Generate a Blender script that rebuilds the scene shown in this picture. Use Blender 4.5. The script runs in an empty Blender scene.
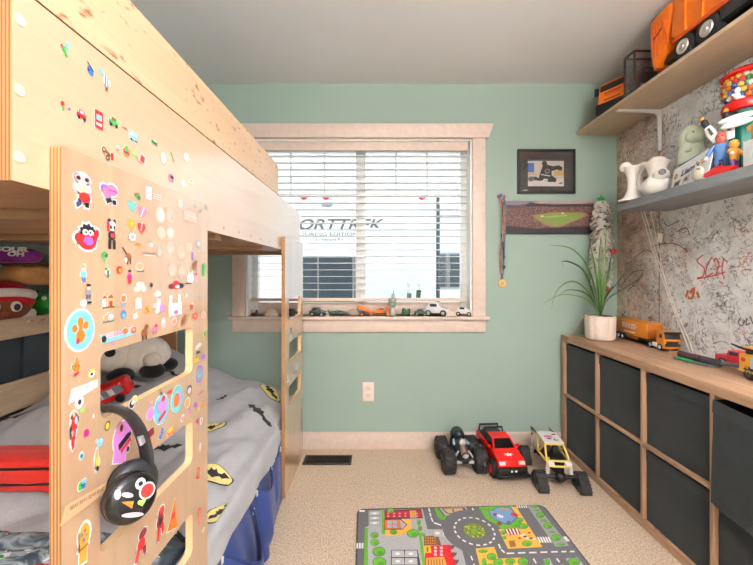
import bpy, bmesh, math, random
from mathutils import Vector as V, Matrix, Euler, noise as mn
from mathutils.geometry import tessellate_polygon
random.seed(7)
SC = bpy.context.scene
COL = SC.collection
PI = math.pi
F, CX, CY, EYE = 361.0, 376.5, 274.0, 1.17          # photo measurements: focal length, vanishing point, eye height
BACK, RIGHT, LEFT, FRONT, CEIL = 2.42, 1.612, -1.62, -1.3, 2.446

# ------------------------------------------------------------------ measuring helpers
def at(px, py, d): return V(((px - CX) * d / F, d, EYE + (CY - py) * d / F))
def onX(px, py, X):
    d = F * X / (px - CX); return V((X, d, EYE + (CY - py) * d / F))
def floor_at(px, py, z=0.0):
    d = F * (EYE - z) / (py - CY); return V(((px - CX) * d / F, d, z))

# ------------------------------------------------------------------ materials
def lin(c):
    o = []
    for x in c[:3]:
        x = x / 255.0
        o.append(x / 12.92 if x <= .04045 else ((x + .055) / 1.055) ** 2.4)
    return (o[0], o[1], o[2], 1.0)

class NT:
    def __init__(s, name):
        s.mat = bpy.data.materials.new(name); s.mat.use_nodes = True
        s.t = s.mat.node_tree; s.n = s.t.nodes; s.l = s.t.links
        s.b = s.n['Principled BSDF']; s.out = s.n['Material Output']
        s.tc = None
    def new(s, typ, **kw):
        n = s.n.new(typ)
        for k, v in kw.items(): setattr(n, k, v)
        return n
    def coord(s, scale=(1, 1, 1), rot=(0, 0, 0), loc=(0, 0, 0), kind='Object'):
        if s.tc is None: s.tc = s.new('ShaderNodeTexCoord')
        mp = s.new('ShaderNodeMapping')
        mp.inputs['Scale'].default_value = scale; mp.inputs['Rotation'].default_value = rot; mp.inputs['Location'].default_value = loc
        s.l.new(s.tc.outputs[kind], mp.inputs['Vector']); return mp.outputs['Vector']
    def noise(s, vec, scale, detail=4, rough=.55, dist=0):
        n = s.new('ShaderNodeTexNoise'); s.l.new(vec, n.inputs['Vector'])
        n.inputs['Scale'].default_value = scale; n.inputs['Detail'].default_value = detail
        n.inputs['Roughness'].default_value = rough; n.inputs['Distortion'].default_value = dist
        return n.outputs['Fac']
    def ramp(s, fac, stops, interp='LINEAR'):
        r = s.new('ShaderNodeValToRGB'); r.color_ramp.interpolation = interp
        e = r.color_ramp.elements
        while len(e) < len(stops): e.new(.5)
        for i, (p, c) in enumerate(stops):
            e[i].position = p; e[i].color = c if len(c) == 4 else (*c, 1)
        s.l.new(fac, r.inputs['Fac']); return r.outputs['Color']
    def math(s, op, a, b=None, c=None):
        m = s.new('ShaderNodeMath', operation=op)
        for i, x in enumerate((a, b, c)):
            if x is None: continue
            if isinstance(x, (int, float)): m.inputs[i].default_value = x
            else: s.l.new(x, m.inputs[i])
        return m.outputs[0]
    def mix(s, fac, a, b, mode='MIX'):
        m = s.new('ShaderNodeMix', data_type='RGBA', blend_type=mode)
        if isinstance(fac, (int, float)): m.inputs[0].default_value = fac
        else: s.l.new(fac, m.inputs[0])
        for sock, x in ((m.inputs[6], a), (m.inputs[7], b)):
            if isinstance(x, tuple): sock.default_value = x
            else: s.l.new(x, sock)
        return m.outputs[2]
    def bump(s, h, strength=.3, dist=.01):
        b = s.new('ShaderNodeBump'); b.inputs['Strength'].default_value = strength; b.inputs['Distance'].default_value = dist
        s.l.new(h, b.inputs['Height']); s.l.new(b.outputs['Normal'], s.b.inputs['Normal'])
    def set(s, col=None, rough=.5, metal=0, spec=.5, coat=0):
        if col is not None:
            if isinstance(col, tuple): s.b.inputs['Base Color'].default_value = col
            else: s.l.new(col, s.b.inputs['Base Color'])
        if isinstance(rough, (int, float)): s.b.inputs['Roughness'].default_value = rough
        else: s.l.new(rough, s.b.inputs['Roughness'])
        s.b.inputs['Metallic'].default_value = metal; s.b.inputs['Specular IOR Level'].default_value = spec
        s.b.inputs['Coat Weight'].default_value = coat
        return s.mat

_plain = {}
def M(rgb, rough=.5, metal=0, spec=.5, vary=.06, sc=30):
    """a plain colour with a slight procedural variation"""
    k = (tuple(rgb), rough, metal, spec)
    if k in _plain: return _plain[k]
    t = NT('paint_%d_%d_%d' % tuple(rgb))
    c = lin(rgb)
    n = t.noise(t.coord(), sc, 3)
    d = tuple(x * (1 - vary) for x in c[:3]) + (1,); u = tuple(min(1, x * (1 + vary)) for x in c[:3]) + (1,)
    t.set(t.ramp(n, [(.3, d), (.7, u)]), rough, metal, spec)
    _plain[k] = t.mat; return t.mat

def fabric(name, rgb, sc=60, amt=.12, bump=.25, rough=.9, wr=0):
    t = NT(name); c = lin(rgb); v = t.coord()
    n = t.noise(v, sc, 5); n2 = t.noise(v, sc * 12, 2)
    d = tuple(x * (1 - amt) for x in c[:3]) + (1,); u = tuple(min(1, x * (1 + amt)) for x in c[:3]) + (1,)
    t.set(t.ramp(n, [(.3, d), (.7, u)]), rough, 0, .25)
    h = t.math('ADD', t.math('MULTIPLY', n2, .4), t.math('MULTIPLY', t.noise(v, 9, 3), wr))
    t.bump(h, bump, .01)
    t.b.inputs['Sheen Weight'].default_value = .15
    return t.mat

def wood(name, c1, c2, axis='Y', sc=9, stretch=14, rough=.4, fleck=None, spec=.5, bump=.05):
    t = NT(name)
    s = {'X': (1, stretch, stretch), 'Y': (stretch, 1, stretch), 'Z': (stretch, stretch, 1)}[axis]
    v = t.coord(s); n = t.noise(v, sc / 4, 6, .6, .6)
    col = t.ramp(n, [(.28, lin(c1)), (.72, lin(c2))])
    if fleck:
        s2 = {'X': (3, 22, 22), 'Y': (22, 12, 30), 'Z': (22, 22, 3)}[axis]
        f = t.noise(t.coord(s2, (.5, 0, 0)), 2.0, 3, .5, .3)
        f2 = t.noise(t.coord(), 3.1, 2)
        f = t.math('MULTIPLY', f, t.math('ADD', .62, t.math('MULTIPLY', f2, .75)))
        col = t.mix(t.ramp(f, [(.62, (0, 0, 0)), (.74, (1, 1, 1))]), col, lin(fleck))
    t.set(col, rough, 0, spec); t.bump(n, bump, .003)
    return t.mat

def thin(name, rgb, alpha, rough=.05, tint=(255, 255, 255), gl=.06):
    """thin clear sheet: see-through, a little body colour and a little gloss"""
    t = NT(name); t.n.remove(t.b)
    tr = t.new('ShaderNodeBsdfTransparent'); tr.inputs[0].default_value = lin(tint)
    di = t.new('ShaderNodeBsdfDiffuse'); di.inputs[0].default_value = lin(rgb)
    g = t.new('ShaderNodeBsdfGlossy'); g.inputs['Roughness'].default_value = rough
    a = t.new('ShaderNodeMixShader'); a.inputs[0].default_value = alpha
    t.l.new(tr.outputs[0], a.inputs[1]); t.l.new(di.outputs[0], a.inputs[2])
    b = t.new('ShaderNodeMixShader'); b.inputs[0].default_value = gl
    t.l.new(a.outputs[0], b.inputs[1]); t.l.new(g.outputs[0], b.inputs[2])
    t.l.new(b.outputs[0], t.out.inputs['Surface'])
    return t.mat

# ------------------------------------------------------------------ mesh builder
def FR(o, ux, uy, un=None):
    o, ux, uy = V(o), V(ux), V(uy); un = V(un) if un is not None else ux.cross(uy)
    return lambda u, v, w=0.0: o + ux * u + uy * v + un * w
def rotm(rx=0, ry=0, rz=0): return Euler((rx, ry, rz)).to_matrix()

class MB:
    def __init__(s): s.v = []; s.f = []; s.mi = []; s.mats = []
    def m(s, mat):
        if mat not in s.mats: s.mats.append(mat)
        return s.mats.index(mat)
    def add(s, vs, fs, mat):
        b = len(s.v); s.v += [V(x) for x in vs]; i = s.m(mat)
        for f in fs: s.f.append([b + k for k in f]); s.mi.append(i)
        return s
    def addbm(s, bm, mat, T=None):
        bm.verts.index_update()
        s.add([(T @ v.co if T else v.co.copy()) for v in bm.verts], [[v.index for v in f.verts] for f in bm.faces], mat); bm.free(); return s
    def box(s, c, size, mat, rot=None, bev=0.0, seg=2):
        bm = bmesh.new(); bmesh.ops.create_cube(bm, size=1)
        for v in bm.verts: v.co = V((v.co.x * size[0], v.co.y * size[1], v.co.z * size[2]))
        if bev > 0: bmesh.ops.bevel(bm, geom=bm.edges[:], offset=min(bev, .49 * min(size)), segments=seg, profile=.5, affect='EDGES', clamp_overlap=True)
        R = (rotm(*rot) if isinstance(rot, tuple) else rot) if rot is not None else Matrix.Identity(3)
        return s.addbm(bm, mat, Matrix.Translation(V(c)) @ R.to_4x4())
    def bx(s, x0, x1, y0, y1, z0, z1, mat, bev=0.0):
        return s.box(((x0 + x1) / 2, (y0 + y1) / 2, (z0 + z1) / 2), (abs(x1 - x0), abs(y1 - y0), abs(z1 - z0)), mat, None, bev)
    def ring(s, c, a, b, r, n): return [c + a * (r * math.cos(2 * PI * i / n)) + b * (r * math.sin(2 * PI * i / n)) for i in range(n)]
    def tube(s, pts, r, mat, n=8, caps=True, flat=None, up=None):
        pts = [V(p) for p in pts]; rr = r if isinstance(r, (list, tuple)) else [r] * len(pts)
        vs = []; prev = None
        for i, p in enumerate(pts):
            t = (pts[min(i + 1, len(pts) - 1)] - pts[max(i - 1, 0)]).normalized()
            if prev is None:
                h = V(up) if up is not None else (V((0, 0, 1)) if abs(t.z) < .9 else V((1, 0, 0)))
                a = (h - t * h.dot(t)).normalized()
            else: a = (prev - t * prev.dot(t)).normalized()
            prev = a; b = t.cross(a)
            for k in range(n):
                an = 2 * PI * k / n
                vs.append(p + a * (rr[i] * math.cos(an) * (flat or 1)) + b * (rr[i] * math.sin(an)))
        fs = [[i * n + k, i * n + (k + 1) % n, (i + 1) * n + (k + 1) % n, (i + 1) * n + k] for i in range(len(pts) - 1) for k in range(n)]
        if caps: fs += [list(range(n))[::-1], [(len(pts) - 1) * n + k for k in range(n)]]
        return s.add(vs, fs, mat)
    def cyl(s, p0, p1, r, mat, r1=None, n=20): return s.tube([p0, p1], [r, r if r1 is None else r1], mat, n)
    def disc(s, c, nrm, r, h, mat, n=20, bev=.25):
        c = V(c); nrm = V(nrm).normalized(); b = h * bev
        return s.tube([c, c + nrm * (h * .001), c + nrm * b, c + nrm * (h - b), c + nrm * h], [r - b, r - b * .9, r, r, r - b], mat, n)
    def ball(s, c, r, mat, rot=None, nu=18, nv=12, fn=None):
        if not isinstance(r, (tuple, list, V)): r = (r, r, r)
        R = (rotm(*rot) if isinstance(rot, tuple) else rot) if rot is not None else Matrix.Identity(3)
        vs = []
        for j in range(1, nv):
            ph = PI * j / nv
            for i in range(nu):
                th = 2 * PI * i / nu; vs.append(V((math.sin(ph) * math.cos(th), math.sin(ph) * math.sin(th), math.cos(ph))))
        vs += [V((0, 0, 1)), V((0, 0, -1))]
        if fn: vs = [x * fn(x) for x in vs]
        vs = [V(c) + R @ V((x.x * r[0], x.y * r[1], x.z * r[2])) for x in vs]
        fs = [[j * nu + i, (j + 1) * nu + i, (j + 1) * nu + (i + 1) % nu, j * nu + (i + 1) % nu] for j in range(nv - 2) for i in range(nu)]
        t, b = len(vs) - 2, len(vs) - 1
        fs += [[t, i, (i + 1) % nu] for i in range(nu)] + [[b, (nv - 2) * nu + (i + 1) % nu, (nv - 2) * nu + i] for i in range(nu)]
        return s.add(vs, fs, mat)
    def lathe(s, prof, c, mat, R=None, n=28, sx=1, sy=1, rib=None):
        R = R or Matrix.Identity(3); vs = []
        for (r, z) in prof:
            for k in range(n):
                a = 2 * PI * k / n; q = r * (1 + (rib(k) if rib else 0))
                vs.append(V(c) + R @ V((q * math.cos(a) * sx, q * math.sin(a) * sy, z)))
        fs = [[j * n + k, j * n + (k + 1) % n, (j + 1) * n + (k + 1) % n, (j + 1) * n + k] for j in range(len(prof) - 1) for k in range(n)]
        if prof[0][0] > 1e-6: fs.append(list(range(n))[::-1])
        if prof[-1][0] > 1e-6: fs.append([(len(prof) - 1) * n + k for k in range(n)])
        return s.add(vs, fs, mat)
    def flat(s, poly, fr, w, mat): return s.add([fr(p[0], p[1], w) for p in poly], [list(range(len(poly)))], mat)
    def prism(s, poly, w0, w1, fr, mat, edge=None, holes=(), bev=0):
        rings = [list(poly)] + [list(h) for h in holes]
        allp = [p for r in rings for p in r]
        if bev and not holes:
            bm = bmesh.new(); n = len(poly)
            a = [bm.verts.new(fr(p[0], p[1], w0)) for p in poly]; b = [bm.verts.new(fr(p[0], p[1], w1)) for p in poly]
            bm.faces.new(a[::-1]); bm.faces.new(b)
            for i in range(n): bm.faces.new([a[i], a[(i + 1) % n], b[(i + 1) % n], b[i]])
            bmesh.ops.recalc_face_normals(bm, faces=bm.faces[:])
            bmesh.ops.bevel(bm, geom=bm.edges[:], offset=bev, segments=2, profile=.6, affect='EDGES', clamp_overlap=True)
            return s.addbm(bm, mat)
        if holes: tri = [list(t) for t in tessellate_polygon([[V((p[0], p[1], 0)) for p in r] for r in rings])]
        else: tri = [list(range(len(poly)))]
        s.add([fr(p[0], p[1], w1) for p in allp], tri, mat)
        s.add([fr(p[0], p[1], w0) for p in allp], [t[::-1] for t in tri], mat)
        for r in rings:
            n = len(r); vs = [fr(p[0], p[1], w0) for p in r] + [fr(p[0], p[1], w1) for p in r]
            s.add(vs, [[i, (i + 1) % n, n + (i + 1) % n, n + i] for i in range(n)], edge or mat)
        return s
    def sheet(s, nu, nv, fn, mat, wrap=False):
        vs = [fn(i / nu, j / nv) for j in range(nv + 1) for i in range(nu + 1)]
        fs = [[j * (nu + 1) + i, j * (nu + 1) + i + 1, (j + 1) * (nu + 1) + i + 1, (j + 1) * (nu + 1) + i] for j in range(nv) for i in range(nu)]
        return s.add(vs, fs, mat)
    def text(s, body, fr, h, mat, w=.0, width=None, shear=0, bold=0, depth=0):
        cu = bpy.data.curves.new('lettering', 'FONT'); cu.body = body; cu.size = h; cu.shear = shear; cu.align_x = 'CENTER'; cu.align_y = 'CENTER'
        cu.offset = bold; cu.resolution_u = 3
        ob = bpy.data.objects.new('lettering', cu); COL.objects.link(ob)
        me = bpy.data.meshes.new_from_object(ob.evaluated_get(bpy.context.evaluated_depsgraph_get()))
        xs = [v.co.x for v in me.vertices] or [0]; k = 1.0
        if width: k = width / max(1e-6, max(xs) - min(xs))
        s.add([fr(v.co.x * k, v.co.y, w) for v in me.vertices], [list(p.vertices) for p in me.polygons], mat)
        bpy.data.objects.remove(ob); bpy.data.curves.remove(cu); bpy.data.meshes.remove(me); return s
    def drape(s, poly, hfn, mat, cuts=2):
        bm = bmesh.new(); f = bm.faces.new([bm.verts.new((p[0], p[1], 0)) for p in poly])
        bmesh.ops.triangulate(bm, faces=[f])
        for _ in range(cuts):
            bmesh.ops.subdivide_edges(bm, edges=[e for e in bm.edges if e.calc_length() > .012], cuts=1, use_grid_fill=True)
            bmesh.ops.triangulate(bm, faces=bm.faces[:])
        for v in bm.verts: v.co = hfn(v.co.x, v.co.y)
        return s.addbm(bm, mat)
    def build(s, name, parent=None, sharp=40, origin=None, normals=True):
        me = bpy.data.meshes.new(name); o = V((0, 0, 0))
        if parent is None and s.v and origin is None:
            xs, ys, zs = zip(*[tuple(v) for v in s.v]); o = V(((min(xs) + max(xs)) / 2, (min(ys) + max(ys)) / 2, min(zs)))
        elif origin is not None: o = V(origin)
        me.from_pydata([tuple(v - o) for v in s.v], [], s.f)
        for m_ in s.mats: me.materials.append(m_)
        me.polygons.foreach_set('material_index', s.mi)
        if normals:
            bm = bmesh.new(); bm.from_mesh(me); bmesh.ops.recalc_face_normals(bm, faces=bm.faces[:]); bm.to_mesh(me); bm.free()
        me.polygons.foreach_set('use_smooth', [True] * len(me.polygons))
        me.set_sharp_from_angle(angle=math.radians(sharp)); me.update()
        ob = bpy.data.objects.new(name, me); COL.objects.link(ob); ob.location = o
        if parent is not None: ob.parent = parent
        return ob

def thing(name, label, cat, loc=(0, 0, 0), rz=0, group=None, rot=None):
    o = bpy.data.objects.new(name, None); COL.objects.link(o); o.empty_display_size = .05
    o.location = loc; o.rotation_euler = rot or (0, 0, rz); o['label'] = label; o['category'] = cat
    if group: o['group'] = group
    return o
def tag(o, label, cat, group=None):
    o['label'] = label; o['category'] = cat
    if group: o['group'] = group
    return o
def struct(o): o['kind'] = 'structure'; return o
def dup(root, loc=None, rz=None, label=None):
    r = root.copy(); COL.objects.link(r)
    if loc is not None: r.location = loc
    if rz is not None: r.rotation_euler = (0, 0, rz)
    if label: r['label'] = label
    def rec(a, b):
        for ch in list(a.children):
            if ch is r: continue
            c = ch.copy(); COL.objects.link(c); c.parent = b; rec(ch, c)
    rec(root, r); return r

# 2-D outlines
def ell(cx, cy, rx, ry, rot=0, n=18):
    c, s_ = math.cos(rot), math.sin(rot); o = []
    for i in range(n):
        a = 2 * PI * i / n; x, y = rx * math.cos(a), ry * math.sin(a); o.append((cx + x * c - y * s_, cy + x * s_ + y * c))
    return o
def rrect(x0, y0, x1, y1, r, n=5):
    o = []
    for (cx, cy, a0) in ((x1 - r, y1 - r, 0), (x0 + r, y1 - r, PI / 2), (x0 + r, y0 + r, PI), (x1 - r, y0 + r, 3 * PI / 2)):
        for i in range(n + 1):
            a = a0 + PI / 2 * i / n; o.append((cx + r * math.cos(a), cy + r * math.sin(a)))
    return o
def heart(cx, cy, rx, ry, n=24):
    o = []
    for i in range(n):
        t = 2 * PI * i / n
        o.append((cx + rx * math.sin(t) ** 3, cy + ry * (13 * math.cos(t) - 5 * math.cos(2 * t) - 2 * math.cos(3 * t) - math.cos(4 * t)) / 16))
    return o
def star(cx, cy, rx, ry, k=5, inner=.5, rot=PI / 2):
    return [(cx + rx * (1 if i % 2 == 0 else inner) * math.cos(rot + PI * i / k), cy + ry * (1 if i % 2 == 0 else inner) * math.sin(rot + PI * i / k)) for i in range(2 * k)]
BAT = [(-1, .25), (-.62, .62), (-.5, .3), (-.28, .22), (-.14, .62), (-.07, .42), (.07, .42), (.14, .62), (.28, .22), (.5, .3), (.62, .62), (1, .25), (.72, -.05), (.55, -.28), (.4, -.1), (.2, -.3), (0, -.62), (-.2, -.3), (-.4, -.1), (-.55, -.28), (-.72, -.05)]
# ================================================================== materials of the place
def wall_paint(name, rgb):
    t = NT(name); n = t.noise(t.coord(), 220, 3); c = lin(rgb); n2 = t.noise(t.coord(), 1.3, 2)
    t.set(t.ramp(n2, [(.3, tuple(x * .97 for x in c[:3]) + (1,)), (.7, tuple(min(1, x * 1.03) for x in c[:3]) + (1,))]), .75, 0, .3)
    t.bump(n, .12, .002); return t.mat
GREEN = wall_paint('green_wall_paint', (153, 173, 162))
CEILM = wall_paint('white_ceiling_paint', (228, 227, 228))
TRIM = M((217, 197, 184), .45)
WHITE = M((238, 238, 236), .4)
BLINDW = M((226, 229, 228), .5)
def carpet():
    t = NT('beige_carpet'); v = t.coord()
    n = t.noise(v, 110, 4, .75); n2 = t.noise(v, 190, 2, .6); n3 = t.noise(v, 2.5, 3)
    c = t.ramp(n, [(.3, lin((188, 162, 138))), (.5, lin((222, 200, 177))), (.7, lin((244, 228, 210)))])
    c = t.mix(t.ramp(n2, [(.38, (1, 1, 1)), (.45, (0, 0, 0))]), c, lin((170, 140, 112)))
    c = t.mix(t.math('MULTIPLY', n3, .25), c, lin((190, 164, 136)))
    t.set(c, .95, 0, .15); t.bump(t.math('ADD', n, n2), .6, .008); return t.mat
CARPET = carpet()
def graffiti_wallpaper():
    t = NT('graffiti_wallpaper'); v = t.coord()
    sep = t.new('ShaderNodeSeparateXYZ'); t.l.new(v, sep.inputs[0]); y = sep.outputs['Y']
    big = t.noise(v, 2.2, 5, .6, .4); mid = t.noise(v, 9, 6, .65, .5); fine = t.noise(v, 60, 4, .7)
    wh = t.ramp(mid, [(.3, lin((206, 206, 208))), (.6, lin((246, 246, 248)))])
    br = t.ramp(mid, [(.3, lin((140, 114, 98))), (.62, lin((206, 182, 164)))])
    f = t.math('ADD', t.math('MULTIPLY', t.math('SUBTRACT', y, 1.93), 1.5), t.math('MULTIPLY', t.math('SUBTRACT', big, .5), 2.2))  # whiter near, browner far: part print, part window light put into the colour
    c = t.mix(t.ramp(f, [(.0, (0, 0, 0)), (.55, (1, 1, 1))]), wh, br)
    c = t.mix(t.math('MULTIPLY', fine, .25), c, lin((168, 160, 156)))
    def scrib(sc, w, thr, col, seed, st=(1, 1, 1)):
        nonlocal c
        vv = t.coord(st, (0, 0, 0), (seed, seed * 1.7, seed * .6))
        n = t.noise(vv, sc, 3, .5, 1.4)
        line = t.ramp(t.math('ABSOLUTE', t.math('SUBTRACT', n, .5)), [(w * .5, (1, 1, 1)), (w, (0, 0, 0))])
        mask = t.ramp(t.noise(vv, sc * .42, 2), [(thr, (0, 0, 0)), (thr + .05, (1, 1, 1))])
        c = t.mix(t.math('MULTIPLY', t.math('MULTIPLY', line, mask), .74), c, lin(col))
    scrib(11, .014, .46, (92, 88, 92), 3.1); scrib(17, .018, .54, (64, 60, 66), 11.3); scrib(9, .01, .5, (240, 236, 232), 7.7, (1, 1, .5))
    scrib(34, .03, .54, (84, 80, 84), 23.3); scrib(10, .014, .64, (176, 62, 44), 31.9); scrib(26, .05, .635, (188, 84, 40), 43.1)
    scrib(18, .03, .60, (70, 72, 76), 51.7); scrib(12, .02, .58, (196, 160, 140), 61.2)
    fr = t.math('FRACT', t.math('MULTIPLY', t.math('ADD', y, .05), 1.9))
    c = t.mix(t.ramp(fr, [(.010, (1, 1, 1)), (.016, (0, 0, 0))]), c, lin((112, 102, 98)))
    t.set(c, .7, 0, .3); return t.mat
WALLPAPER = graffiti_wallpaper()
PLY = wood('birch_plywood', (190, 154, 122), (206, 172, 139), 'Z', 7, 10, .27, None, .5)
PLYR = wood('pale_birch_board', (206, 174, 142), (220, 191, 160), 'Y', 7, 10, .30, None, .5)
PLYF = wood('flecked_birch_board', (206, 172, 136), (222, 192, 158), 'Y', 7, 10, .42, (150, 96, 52))
OAK = wood('pale_grained_board', (196, 172, 142), (222, 200, 170), 'Y', 14, 9, .55, (170, 140, 108))
def ply_edge():
    t = NT('plywood_edge'); v = t.coord()
    w = t.new('ShaderNodeTexWave', wave_type='BANDS', bands_direction='X'); t.l.new(v, w.inputs['Vector'])
    w.inputs['Scale'].default_value = 62; w.inputs['Distortion'].default_value = .5; w.inputs['Detail'].default_value = 2
    n = t.noise(t.coord((3, 3, 1)), 40, 3)
    c = t.ramp(w.outputs['Fac'], [(.25, lin((132, 90, 52))), (.7, lin((186, 140, 90)))])
    c = t.mix(t.math('MULTIPLY', n, .3), c, lin((160, 116, 72))); t.set(c, .6); return t.mat
PLYE = ply_edge()
for m_ in (PLY, PLYR):
    b_ = m_.node_tree.nodes['Principled BSDF']; b_.inputs['Coat Weight'].default_value = .9; b_.inputs['Coat Roughness'].default_value = .16; b_.inputs['Coat IOR'].default_value = 2.2
CUTE = wood('plywood_cut_edge', (222, 180, 132), (238, 204, 160), 'Y', 9, 6, .5)
WALNUT = wood('walnut_effect_board', (158, 122, 96), (194, 158, 128), 'Y', 12, 16, .5, (140, 104, 80), .4)
WALNUTV = wood('walnut_effect_upright', (158, 122, 96), (190, 154, 126), 'Z', 12, 16, .5, None, .4)
SHELFW = wood('beige_shelf_board', (200, 172, 142), (212, 186, 156), 'Y', 7, 12, .5)
GREYSH = wood('grey_shelf_board', (120, 124, 128), (146, 150, 154), 'Y', 14, 14, .45)
GLASS = thin('window_glass', (255, 255, 255), .0, .02, (250, 252, 252), .006)

# ================================================================== room
Tk = .12
def slab(name, x0, x1, y0, y1, z0, z1, mat):
    b = MB(); b.bx(x0, x1, y0, y1, z0, z1, mat); return struct(b.build(name, origin=(0, 0, 0)))
slab('floor', LEFT - Tk, RIGHT + Tk, FRONT - Tk, BACK + Tk, -.1, 0, CARPET)
slab('ceiling', LEFT - Tk, RIGHT + Tk, FRONT - Tk, BACK + Tk, CEIL, CEIL + .1, CEILM)
slab('wall_left', LEFT - Tk, LEFT, FRONT, BACK, 0, CEIL, GREEN)
slab('wall_right', RIGHT, RIGHT + Tk, FRONT, BACK, 0, CEIL, WALLPAPER)
slab('wall_front', LEFT - Tk, RIGHT + Tk, FRONT - Tk, FRONT, 0, CEIL, M((232, 226, 218), .7))
WX0, WX1, WZ0, WZ1 = -.875, .64, .888, 2.075
b = MB(); fb = FR((0, BACK, 0), (1, 0, 0), (0, 0, 1), (0, 1, 0))
b.prism([(LEFT - Tk, 0), (RIGHT + Tk, 0), (RIGHT + Tk, CEIL), (LEFT - Tk, CEIL)], 0, Tk, fb, GREEN, None, [[(WX0, WZ0), (WX0, WZ1), (WX1, WZ1), (WX1, WZ0)]])
struct(b.build('wall_back', origin=(0, 0, 0)))
b = MB(); b.bx(LEFT, 1.232, BACK - .014, BACK, 0, .106, TRIM, .002); b.bx(LEFT, 1.232, BACK - .010, BACK, .1055, .113, TRIM, .002)
struct(b.build('baseboard_back', origin=(0, 0, 0)))
# dark slate boards on the left wall between the two long shelves of the bunk
b = MB()
for y0, y1 in ((.42, 1.012), (1.024, 1.626), (1.640, 2.30)): b.bx(LEFT, LEFT + .02, y0, y1, .46, 1.0, M((88, 98, 108), .55), .003)
struct(b.build('trim_2', origin=(0, 0, 0)))

# red and dark spray marks on the wallpaper
b = MB()
def mark(pp, c, r=.006):
    q = smooth2([onX(x, y, RIGHT - .0007) for x, y in pp]); b.tube(q, r, M(c, .7), 6, True, .12, (-1, 0, 0))
def smooth2(pts, k=4):
    o = []
    for i in range(len(pts) - 1):
        p0, p1, p2, p3 = pts[max(i - 1, 0)], pts[i], pts[i + 1], pts[min(i + 2, len(pts) - 1)]
        for j in range(k):
            t = j / k; o.append(.5 * ((2 * p1) + (p2 - p0) * t + (2 * p0 - 5 * p1 + 4 * p2 - p3) * t * t + (3 * p1 - p0 - 3 * p2 + p3) * t ** 3))
    return o + [pts[-1]]
RM = (196, 70, 62)
for pp in ([(703, 255), (697, 261), (704, 268), (703, 276), (697, 278)], [(712, 257), (707, 266), (706, 276), (713, 273)], [(714, 262), (716, 258), (719, 265), (715, 276)], [(716, 268), (721, 266)], [(724, 258), (722, 268), (723, 276)], [(723, 258), (727, 262)], [(697, 279), (712, 276), (725, 272)], [(719, 281), (723, 284)], [(724, 276), (724, 279)]): mark(pp, RM, .0035)
for pp in ([(690, 293), (694, 288), (692, 298), (688, 297)], [(697, 292), (699, 298)], [(688, 290), (686, 297)]): mark(pp, (190, 104, 60), .008)
for pp in ([(634, 258), (641, 253), (646, 250), (652, 252)], [(643, 270), (640, 278), (633, 286), (628, 290)], [(622, 285), (632, 273), (643, 270)], [(651, 247), (662, 244), (676, 244), (688, 252)]): mark(pp, (74, 72, 74), .0025)
for pp in ([(741, 318), (738, 322), (742, 326), (745, 320)], [(747, 318), (746, 325), (750, 323)], [(750, 316), (753, 324)], [(664, 222), (668, 226), (676, 222)], [(676, 232), (686, 228), (690, 236)]): mark(pp, (96, 94, 98), .003)
struct(b.build('trim_1', origin=(0, 0, 0)))

# ---------------------------------------------------------------- window
win = struct(thing('window_1', 'wide two-pane window in a pale beige surround', 'window', (0, BACK, 0)))
del win['label'], win['category']
b = MB()
b.bx(-.962, WX0, -.018, 0, WZ0, WZ1, TRIM, .003); b.bx(WX1, .727, -.018, 0, WZ0, WZ1, TRIM, .003)
b.prism([(-.985, WZ1), (.745, WZ1), (.774, 2.16), (.774, 2.168), (-1.014, 2.168), (-1.014, 2.16)], -.030, 0, FR((0, 0, 0), (1, 0, 0), (0, 0, 1), (0, 1, 0)), TRIM, bev=.002)
b.build('window_casing', win)
b = MB(); b.bx(-.978, .748, -.045, .09, .868, WZ0, TRIM, .003); b.build('window_stool', win)
b = MB(); b.bx(-.962, .727, -.016, 0, .782, .868, TRIM, .003); b.build('window_apron', win)
b = MB()
b.bx(WX0, WX0 + .012, 0, .12, WZ0, WZ1, WHITE); b.bx(WX1 - .012, WX1, 0, .12, WZ0, WZ1, WHITE); b.bx(WX0, WX1, 0, .12, WZ1 - .012, WZ1, WHITE)
b.build('window_jamb', win)
b = MB(); Y0, Y1 = .085, .125
b.bx(WX0 + .012, WX0 + .055, Y0, Y1, WZ0, WZ1 - .012, WHITE, .003); b.bx(WX1 - .055, WX1 - .012, Y0, Y1, WZ0, WZ1 - .012, WHITE, .003)
b.bx(WX0 + .055, WX1 - .055, Y0, Y1, WZ1 - .06, WZ1 - .012, WHITE, .003); b.bx(WX0 + .055, WX1 - .055, Y0, Y1, WZ0, WZ0 + .085, TRIM, .003)
b.bx(-.143, -.075, Y0 - .004, Y1, WZ0 + .08, WZ1 - .05, WHITE, .003)
b.build('window_frame', win)
b = MB(); zb = 1.722
b.bx(WX0 + .05, WX1 - .05, .100, .110, zb - .009, zb + .009, WHITE)
for px in (291, 324.5, 396, 427):
    x = (px - CX) * 2.525 / F; b.bx(x - .008, x + .008, .099, .111, zb, WZ1 - .05, WHITE)
b.build('muntin_grid', win)
for x0, x1 in ((WX0 + .054, -.142), (-.076, WX1 - .054)):
    b = MB(); b.bx(x0, x1, .103, .107, WZ0 + .084, WZ1 - .059, GLASS); b.build('pane', win)

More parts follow.
